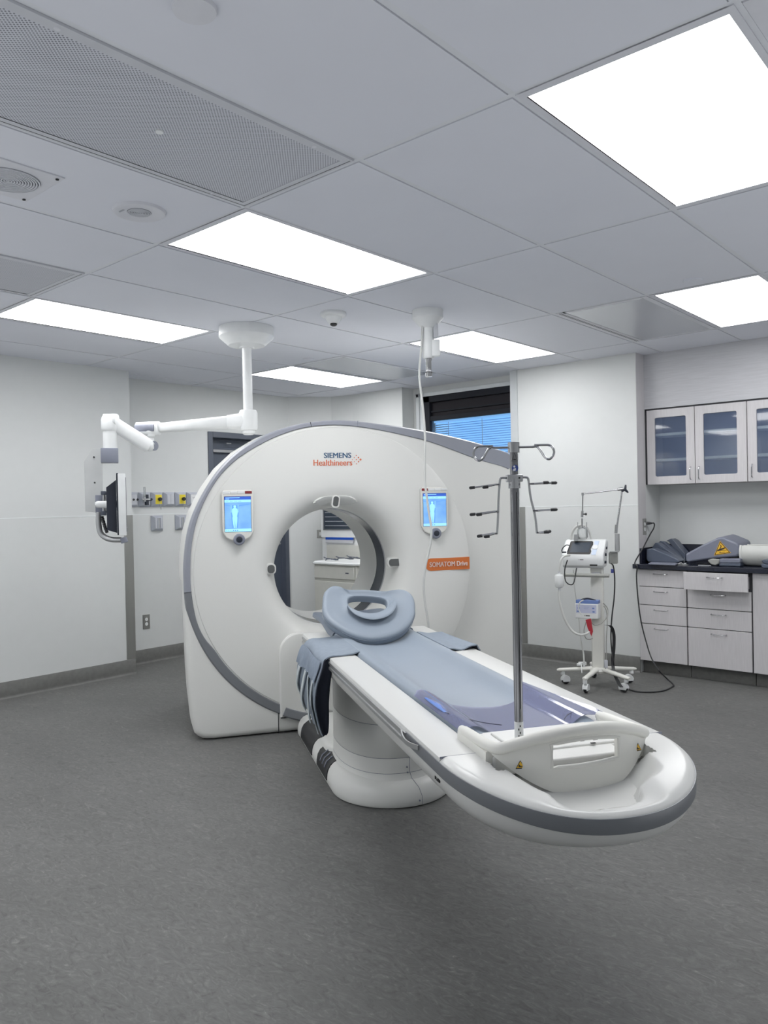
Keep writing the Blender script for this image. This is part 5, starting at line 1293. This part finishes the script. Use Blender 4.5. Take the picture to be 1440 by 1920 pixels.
b = MB().use(TUBEW); b.tube(catmull([cp(1070, 1022, 5.9), cp(1072, 1002, 5.9), cp(1078, 990, 5.88), cp(1087, 985, 5.86), cp(1097, 987, 5.86), cp(1105, 998, 5.88), cp(1109, 1014, 5.9)], 8), .0095, 10); b.build('hung_tube', None, H)
b = MB().use(CLEARP); b.lathe([(.02, .02), (.038, -.005), (.04, -.06), (.03, -.075)], cp(1092, 992, 5.86), 20); b.build('clear_bag', None, H)
b = MB().use(TUBEW); b.tube(catmull([cp(1075, 1068, 5.86), cp(1077, 1100, 5.86), cp(1084, 1150, 5.86), cp(1089, 1200, 5.86), cp(1094, 1225, 5.86), cp(1095, 1243, 5.84)], 6), [.003]*19+[.006]*12, 8) ; b.build('thin_drain_tube', None, H)
b = MB().use(BLACKP); b.tube(catmull([cp(1064, 1050, 5.76), cp(1059, 1068, 5.76), cp(1060, 1088, 5.74), cp(1068, 1096, 5.72), cp(1076, 1092, 5.72), cp(1081, 1065, 5.76)], 8), .0045, 8); o = b.build('black_sensor_cable'); place(o, cp(1069, 1090, 5.73)); tag(o, 'short black cable looping under the left side of the ventilator', 'cable')
b = MB().use(TUBEG); b.tube([cp(1147, 1042, 5.8), cp(1147.5, 1066, 5.8)], .0015, 6); b.use(mat('ink blue plug', (50, 60, 130), .5)); b.obox(cp(1147.8, 1070.5, 5.8), RT*.009, UP*.015, FW*.008, bev=.003); o = b.build('blue_tube_plug'); place(o, cp(1147.8, 1070, 5.8)); tag(o, 'small dark blue plug dangling beside the ventilator', 'plug')
b = MB().use(EQW); b.obox(cp(1092, 1244, 5.88), RT*.03, UP*.012, FW*.012, bev=.006); b.cyl(cp(1082, 1246, 5.86), cp(1088, 1246, 5.86), .011); b.cyl(cp(1095, 1240, 5.86), cp(1095, 1250, 5.86), .008); b.tube([cp(1090, 1246, 5.86), cp(1091, 1262, 5.8)], .003, 6)
b.build('hose_coupling', None, H, sharp=50)
# black power cords
b = MB().use(BLACKP); P = [cp(1146, 1057, 5.85), cp(1150, 1062, 5.86), cp(1152.5, 1085, 5.88), cp(1151.5, 1120, 5.88), cp(1147, 1160, 5.88), cp(1145.5, 1200, 5.86), cp(1150, 1240, 5.78)]
P += [atZ(1158, 1280, .006), atZ(1180, 1293, .006), atZ(1205, 1297.5, .006), atZ(1240, 1296, .006), atZ(1260, 1288, .006), atZ(1262, 1283, .006), atZ(1250, 1272, .01)]
P += [atY(1236, 1258, 5.75), atY(1222, 1235, 5.90), atY(1212, 1205, 5.955), atY(1202, 1165, 5.965), atY(1196, 1120, 5.965), atY(1193.5, 1080, 5.965), atY(1195, 1062, 5.968), Vector((-2.59, 6.00, .885)), Vector((-2.545, 6.06, 1.0))]
P += [atX(1219, 1002, -2.53), atX(1225, 992, -2.525), atX(1227, 985, -2.52), atX(1226, 981, -2.52), atX(1222, 981, -2.53)]
P = [Vector(p) for p in P]
b.tube(catmull(P, 7), .0052, 8); o = b.build('power_cable'); place(o, P[8]); tag(o, 'long black power cord from the ventilator stand across the floor to the wall outlet', 'power cord')
b = MB().use(BLACKP); e = P[-1]; w0 = Vector((XJ+.0085, e.y-.015, e.z)); b.tube([e, (e*.5+w0*.5), w0], [.007, .012, .013], 12); b.build('plug', None, o)

# ================================================================ CEILING-HUNG MONITOR BOOM
DB = 5.10
BC = Vector((-4.018, 3.271, CZ))
BO = thing('monitor_boom', 'white ceiling-mounted jointed boom arm holding a side-on monitor', 'monitor boom', T(BC))
b = MB().use(EQW); b.lathe([(.176, -.0005), (.178, -.06), (.174, -.068), (.118, -.118), (.05, -.128), (.045, -.135), (0, -.135)], BC, 56); b.build('ceiling_cover', None, BO, sharp=25)
pb = dep(463.5, 790, DB)
b = MB().use(EQW); b.cyl((BC.x, BC.y, CZ-.13), (BC.x, BC.y, dep(463, 775, DB).z), .0305); b.build('drop_pole', None, BO)
b = MB().use(EQW); J = Vector((BC.x, BC.y, dep(463, 790, DB).z))
b.lathe([(.034, .075), (.052, .072), (.060, .055), (.060, -.045), (.054, -.058), (.042, -.062), (.042, -.078), (.030, -.088), (0, -.09)], J, 32)
e1 = dep(432, 788, DB); ax = (dep(285, 802, 5.12)-J); ax.z = 0; ax.normalize(); sd = Vector((-ax.y, ax.x, 0))
def bar(p, q, w0, h0, w1, h1, m, name, n=16, pw=3.2, ext=0):
    d_ = (q-p).normalized(); s_ = d_.cross(Vector((0, 0, 1))).normalized(); u_ = s_.cross(d_); R_ = []
    for t, w, h in ((0, w0*.75, h0*.75), (.02, w0, h0), (.98, w1, h1), (1, w1*.75, h1*.75)):
        c = p+(q-p)*t
        R_.append([c+s_*(w*(1 if cos(a) > 0 else -1)*abs(cos(a))**(2/pw))+u_*(h*(1 if sin(a) > 0 else -1)*abs(sin(a))**(2/pw)) for a in [2*pi*k/n+.01 for k in range(n)]])
    b = MB().use(m); b.loft(R_); return b.build(name, None, BO, sharp=45)
b.build('elbow_housing', None, BO, sharp=30)
bar(J+Vector((0, 0, .0)), J+ax*.135+Vector((0, 0, -.002)), .058, .058, .042, .046, EQW, 'elbow_nose')
E1 = dep(288, 803, 5.12)
bar(J+ax*.10+Vector((0, 0, .0)), E1+(J-E1).normalized()*.03, .034, .042, .030, .031, EQW, 'upper_arm')
b = MB().use(EQW); b.lathe([(.038, .032), (.046, .026), (.047, -.020), (.044, -.028), (.030, -.034), (.026, -.052), (.022, -.056)], E1+ax*.02, 28); b.build('arm_knuckle', None, BO, sharp=40)
ob = E1+ax*.035
bar(ob-ax*.075, ob+ax*.075, .044, .044, .042, .042, EQW, 'knuckle_cover')
bar(ob-ax*.052-FW*.012, ob+ax*.078-FW*.012, .040, .028, .040, .027, GREYC, 'knuckle_panel')
E2 = dep(281, 836, 5.10)
b = MB().use(EQW); b.lathe([(.028, .05), (.028, .02), (.036, .01)], E2+Vector((0, 0, .0)), 24); b.lathe([(.024, -.03), (.034, -.02), (.036, .0), (.034, .02), (.024, .03)], E2, 28, RT); b.build('lower_knuckle', None, BO, sharp=40)
b = MB().use(GREYC); b.lathe([(.032, 0), (.032, .006), (.026, .01), (0, .01)], E2+RT*.026, 28, (RT*1.0-FW*.8).normalized()); b.build('knuckle_cap', None, BO)
E3 = dep(208, 790, 4.98)
bar(E2+Vector((0, 0, -.004)), E3+Vector((.0, 0, -.005)), .036, .044, .036, .044, EQW, 'spring_arm')
b = MB().use(EQW); TC = Vector((E3.x, E3.y, 0)); TCz = E3.z
T0 = dep(206, 812, 4.98)
b.lathe([(.0, .118), (.030, .116), (.046, .104), (.052, .085), (.052, .028), (.048, .014), (.043, .01), (.043, -.10), (.042, -.118), (0, -.118)], T0, 32)
b.build('head_joint', None, BO, sharp=40)
bar(T0+Vector((0, 0, .085))-RT*.03, T0+Vector((0, 0, .085))+RT*.05, .045, .036, .042, .036, EQW, 'head_cap')
b = MB().use(GREYC); bx = dep(205.5, 854.5, 4.98); fx_, fy_ = RT.copy(), FW.copy(); rotm = Matrix.Rotation(radians(19), 3, 'Z'); fx_ = rotm @ fx_; fy_ = Vector((-fx_.y, fx_.x, 0))
b.obox(bx, fx_*.053, fy_*.05, Vector((0, 0, .046)), bev=.004); b.build('swivel_block', None, BO)
# back plate
b = MB().use(mat('pale plate', (176, 178, 178), .4)); y_ = 5.06
b.prism([dep(u, v, y_) for u, v in ((173, 841), (192, 841), (193, 930), (192, 962), (160, 959), (157.5, 866))], fy_*.012); b.build('back_plate', None, BO)
for (u, v) in ((176, 857), (177.5, 905)):
    b = MB().use(BLACKP); b.lathe([(0, .004), (.005, .004), (.006, 0)], dep(u, v, y_-.002), 10, -fy_); b.build('plate_screw', None, BO)
# bracket behind the monitor
b = MB().use(GREYC); b.obox(dep(187, 945, 5.0), fx_*.026, fy_*.03, Vector((0, 0, .057)), bev=.003); b.build('tilt_bracket', None, BO)
b = MB().use(SILV); b.cyl(dep(195, 925, 4.95), dep(195, 965, 4.95), .010); b.cyl(dep(200, 925, 4.96), dep(200, 962, 4.96), .004); b.build('tilt_spindle', None, BO)
b = MB().use(SLATE); b.obox(dep(194, 924.5, 4.95), fx_*.016, fy_*.02, Vector((0, 0, .012)), bev=.002); b.build('spindle_clamp', None, BO)
b = MB().use(SLATE); b.obox(dep(194, 962.5, 4.95), fx_*.018, fy_*.02, Vector((0, 0, .014)), bev=.002); b.build('spindle_clamp', None, BO)
b = MB().use(EQW); p, q = dep(178, 946, 4.86), dep(225, 946, 4.86); b.loft([[c+Vector((0, 0, .022*r_*sin(a)))+fy_*(.014*r_*cos(a)) for a in [2*pi*k/16 for k in range(16)]] for c, r_ in ((p, .5), (p+fx_*.01, .9), (p+fx_*.02, 1), (q, 1))]); b.build('grab_bar', None, BO, sharp=60)
b = MB().use(BLACKP); b.lathe([(0, .002), (.004, .002), (.004, 0)], dep(214, 946.5, 4.845), 10, -fy_); b.build('bar_screw', None, BO)
b = MB().use(SILV); b.tube(catmull([dep(185, 960, 4.98), dep(185, 983, 4.98), dep(189, 1000, 4.98), dep(200, 1009, 4.98), dep(213, 1012, 4.98), dep(228, 1012, 4.98)], 6), .0175, 14); b.build('curved_tube', None, BO)
b = MB().use(GREYC); b.cyl(dep(231, 1008, 4.95), dep(234, 1017.5, 4.95), .020, .022); b.build('tube_end_cap', None, BO)
b = MB().use(BLACKP); P = catmull([dep(191, 968, 4.97), dep(196, 985, 4.97), dep(201, 999, 4.97)], 8); b.tube(P, [.009+.003*(k % 2) for k in range(len(P))], 10); b.build('corrugated_conduit', None, BO)
# the monitor, seen edge on
MB_ = lambda u0, u1, v0, v1, d_, hd: (lambda c, w, h: (c, w, h))(dep((u0+u1)/2, (v0+v1)/2, d_), (u1-u0)/2*d_/F, (v1-v0)/2*d_/F)
c, w, h = MB_(222, 235, 891, 1002, 4.97, 0)
b = MB().use(EQW); b.obox(c, fx_*w, fy_*.24, Vector((0, 0, h)), bev=.004); mo = b.build('monitor', None, BO); 
b = MB().use(SCRD); b.obox(c+fx_*(w+.001), fx_*.002, fy_*.215, Vector((0, 0, h*.88))); b.build('screen', None, mo)
b = MB().use(NAVY); c2, w2, h2 = MB_(219, 222.4, 890, 1001, 4.97, 0); b.obox(c2, fx_*w2, fy_*.235, Vector((0, 0, h2))); cc, ww, hh = MB_(201, 219, 902, 998, 4.97, 0)
R0 = []
for x_, k0, k1 in ((-1, -.88, .72), (.9, -1, 1)):
    R0.append([cc+fx_*(ww*x_)+fy_*(.2*sy)+Vector((0, 0, hh*z_)) for sy, z_ in ((-1, k0), (1, k0), (1, k1), (-1, k1))])
b.loft(R0); b.build('rear_housing', None, mo, sharp=20)
b = MB().use(TROF); b.obox(c+fx_*(w+.003)-Vector((0, 0, h*.76)), fx_*.004, fy_*.02, Vector((0, 0, .004))); b.build('switch', None, mo)

# ================================================================ CEILING STUB AND HANGING CABLE
IC = Vector((-2.905, 3.768, CZ)); DI = (IC-CAM).dot(FW)
ST = thing('ceiling_mount', 'white ceiling mount tube with steel tip for an injector, cable hanging beside it', 'ceiling mount', T(IC))
s_ = DI/F
def zi(v): return dep(802, v, DI).z
b = MB().use(EQW); b.lathe([(.093, 0), (.0945, -.05), (.088, -.058), (.040, -.105), (.036, -.107), (.036, -.125), (0, -.125)], IC, 40); b.build('ceiling_cover', None, ST, sharp=30)
b = MB().use(EQW); b.lathe([(.0335, CZ-.12), (.0335, zi(634)), (.037, zi(636)), (.037, zi(668)), (.034, zi(670)), (.030, zi(672)), (0, zi(672))], (IC.x, IC.y, 0), 32); b.build('mount_tube', None, ST, sharp=40)
b = MB().use(GREYM); c = dep(816.5, 621, DI-.01); b.obox(c, RT*.014, FW*.02, Vector((0, 0, .043)), bev=.006); b.build('release_lever', None, ST)
b = MB().use(EQW); c = dep(817, 653, DI-.01); b.obox(c, RT*.026, FW*.024, Vector((0, 0, .052)), bev=.010); b.build('side_box', None, ST)
b = MB().use(STEEL); b.lathe([(0, zi(671)), (.020, zi(671)), (.020, zi(675)), (.0165, zi(677)), (.0165, zi(697)), (.022, zi(699)), (.020, zi(706)), (.013, zi(707)), (0, zi(707))], (IC.x, IC.y, 0), 28); b.use(DARKG); b.lathe([(.0172, zi(697)), (.0225, zi(698)), (.0172, zi(699))], (IC.x, IC.y, 0), 28); b.build('steel_tip', None, ST, sharp=40)
b = MB().use(MATS['mandatory blue']); dd = -(FW.copy()); dd.z = 0; b.lathe([(0, .001), (.0095, .001), (.0095, -.004)], Vector((IC.x, IC.y, zi(606)))+dd*.0335, 24, dd); b.use(EQW); b.lathe([(0, .0016), (.003, .0016), (.003, 0)], Vector((IC.x, IC.y, zi(604.6)))+dd*.0335, 12, dd); b.obox(Vector((IC.x, IC.y, zi(607.6)))+dd*.035, RT*.004, dd*.0008, Vector((0, 0, .003))); b.build('round_sticker', None, ST)
b = MB().use(BLACKP); b.lathe([(0, .001), (.003, .001), (.003, 0)], Vector((IC.x, IC.y, zi(595.5)))+dd*.036-RT*.006, 8, dd); b.build('grub_screw', None, ST)
K = [(793, 598), (791.5, 625), (790, 652), (787, 685), (786.5, 710), (790, 740), (794, 775), (797, 820), (796.5, 860), (797, 905), (800, 930), (804, 960), (808, 985), (808.5, 1008), (804, 1035), (799, 1055), (795.5, 1080), (794.5, 1105), (797, 1130), (800.5, 1152), (803, 1170)]
P = [dep(u, v, DI-.02-.10*k/len(K)) for k, (u, v) in enumerate(K)]
e = P[-1]; P += [e+Vector((.01, .01, -.2)), Vector((e.x+.03, e.y+.03, .25)), Vector((e.x+.06, e.y+.06, .02)), Vector((e.x+.25, e.y+.10, .006)), Vector((e.x+.5, e.y+.32, .006))]
b = MB().use(TUBEW); b.tube(catmull(P, 6), .0068, 10); o = b.build('hanging_cable'); place(o, Vector((e.x+.06, e.y+.06, 0))); tag(o, 'pale cable hanging from the ceiling mount down in front of the scanner', 'cable')

# ================================================================ BEHIND THE SCANNER, SEEN THROUGH THE BORE
Yb = 5.70
xl = atY(603, 1000, Yb).x
TW = thing('warming_cabinet', 'tall white equipment cabinet with a dark window and blue stripe behind the scanner', 'cabinet', T((xl+.35, Yb+.14, 0)))
b = MB().use(EQW); b.box(xl, xl+.75, Yb+.004, 6.03, 0, 1.52); b.build('housing', None, TW, bev=.006)
b = MB().use(EQW); b.box(xl+.002, xl+.748, Yb-.012, Yb+.004, 1.06, 1.50); b.build('door', None, TW, bev=.004)
b = MB().use(SILV); b.box(atY(607.5, 960, Yb).x, xl+.72, Yb-.02, Yb-.012, 1.135, 1.42); w_ = b.build('window_frame', None, TW, bev=.006)
b = MB().use(SCRD); b.box(atY(610, 960, Yb).x, xl+.70, Yb-.0225, Yb-.02, 1.148, 1.40); b.use(GREYM)
for k in range(5): b.box(atY(612, 960, Yb).x, xl+.69, Yb-.0232, Yb-.0225, 1.18+k*.045, 1.184+k*.045)
b.build('dark_glass', None, w_)
b = MB().use(mat('royal blue stripe', (28, 72, 172), .4)); b.box(atY(612, 1000, Yb).x, atY(664, 1000, Yb).x, Yb-.015, Yb-.011, 1.038, 1.062); b.use(GREYM); b.box(atY(612, 1000, Yb).x, atY(664, 1000, Yb).x, Yb-.014, Yb-.010, 1.005, 1.037); b.build('name_strip', None, TW)
b = MB().use(BEIGE); b.box(atY(613, 1000, Yb).x, xl+.70, Yb-.010, Yb+.003, .60, .985); b.build('lower_door', None, TW, bev=.004)
b = MB().use(SLATE); b.cyl((xl-.02, Yb+.12, .96), (xl+.02, Yb+.12, .96), .016); b.box(xl-.015, xl+.01, Yb+.08, Yb+.13, .87, .885); b.build('side_hook', None, TW)
for nm, (u, v), lab in (('wall_switch', (600.3, 1001), 'small steel wall switch plate seen through the scanner bore'),):
    pw = Vector((-6.05, 5.885, 0)); p = atZ(u, v, 1.09)
    q_ = hit(u, v, (.7189, -.6951, 0), Vector((.7189, -.6951, 0)).dot(Vector((-6.274, 5.65, 0))))
    M_ = frame(q_, 46); b = MB(M_).use(STEELG); b.box(-.035, .035, -.006, .002, -.045, .045); o = b.build(nm, None, None, bev=.002); place(o, q_); tag(o, lab, 'switch')
    b = MB(M_).use(EQW); b.box(-.008, .008, -.010, -.006, -.018, .018); b.build('toggle', None, o)
# supply trolley
Yc = 5.16
x0 = atY(580, 1060, Yc+.12).x; xa = atY(586, 1052, Yc).x; xb = atY(662, 1056, Yc).x
TR = thing('supply_trolley', 'beige wheeled supply trolley with a flat white top behind the scanner', 'trolley', T(((xa+xb)/2, Yc+.25, 0)))
top = [(xa, Yc), (xb, Yc), (xb+.09, Yc+.11), (xb+.09, Yc+.40), (xb, Yc+.48), (xa, Yc+.48), (xa-.07, Yc+.36), (xa-.085, Yc+.10), (xa-.02, Yc+.05)]
b = MB().use(EQW); b.prism([(x, y, .832) for x, y in top], (0, 0, .022)); b.build('top', None, TR, bev=.006)
b = MB().use(BEIGE); b.box(xa-.01, xb+.01, Yc+.03, Yc+.46, .09, .831); b.box(xa-.06, xa-.0, Yc+.08, Yc+.40, .60, .831); b.box(xb, xb+.06, Yc+.08, Yc+.40, .60, .831); b.build('body', None, TR, bev=.008)
b = MB().use(BEIGE); b.box(xa+.005, xb-.005, Yc+.012, Yc+.03, .70, .815); d = b.build('drawer', None, TR, bev=.006)
b = MB().use(SLATE); b.box(xb-.11, xb-.07, Yc+.009, Yc+.013, .756, .768); b.build('lock', None, d)
b = MB().use(BEIGE); b.box(xa+.005, xb-.005, Yc+.014, Yc+.03, .12, .675); d = b.build('door_panel', None, TR, bev=.006)
b = MB().use(BEIGE); b.box(xa+.14, xb-.13, Yc+.006, Yc+.014, .54, .56); b.box(xa+.2, xb-.2, Yc+.008, Yc+.014, .44, .455); b.build('recess', None, d, bev=.003)
b = MB().use(BLACKP)
for (x, y) in ((xa+.03, Yc+.07), (xb-.03, Yc+.07), (xa+.03, Yc+.42), (xb-.03, Yc+.42)):
    q = MB().use(BLACKP); q.lathe([(.03, -.012), (.045, -.010), (.045, .010), (.03, .012)], (x, y, .0455), 20, (1, 0, 0)); q.build('wheel', None, TR)
b.bm.free()
# tangle of wire clips on the trolley top
for k, (dx, dy, r_, lab) in enumerate(((-.0, .15, 0, 'wire clip at the left of the tangle on the trolley top'), (.16, .17, .5, 'longest wire clip, in the middle of the tangle on the trolley top'), (.30, .15, -.3, 'wire clip at the right of the tangle on the trolley top'))):
    b = MB().use(SLATE); a = radians(-12+20*r_); ca, sa = cos(a), sin(a); o0 = Vector((xa+.09+dx, Yc+dy, .858+.012*k))
    pts = [(-.09, 0, 0), (-.085, .02, .012), (-.03, .022, .016), (0, .0, .02), (.05, -.02, .016), (.11, -.018, .022), (.12, .01, .012), (.06, .022, .008), (0, .022, .014), (-.05, -.012, .02), (-.09, -.015, .03)]
    b.tube([o0+Vector((x*ca-y*sa, x*sa+y*ca, z)) for x, y, z in pts], .0052, 7); o = b.build('wire_clip'); place(o, (o0.x, o0.y, .8545)); tag(o, lab, 'wire clip', 'wire clips on the trolley')

# ================================================================ ROOM BOUNCE: added out-of-view fill lamps imitate light bounced up to the ceiling
def area(name, loc, sx, sy, p, rot=(pi, 0, 0), col=(.93, .96, 1)):
    l = bpy.data.lights.new(name, 'AREA'); l.shape = 'RECTANGLE'; l.size = sx; l.size_y = sy; l.energy = p; l.color = col
    o = bpy.data.objects.new(name, l); COL.objects.link(o); o.location = loc; o.rotation_euler = rot; return o
area('bounce_fill', (-3.9, -.6, .35), 3.2, 3.0, FILLW)
area('bounce_fill', (-.2, -1.0, .35), 2.6, 2.6, FILLW*.8)
area('bounce_fill', (.55, 3.6, .35), 1.6, 3.6, FILLW*.8)
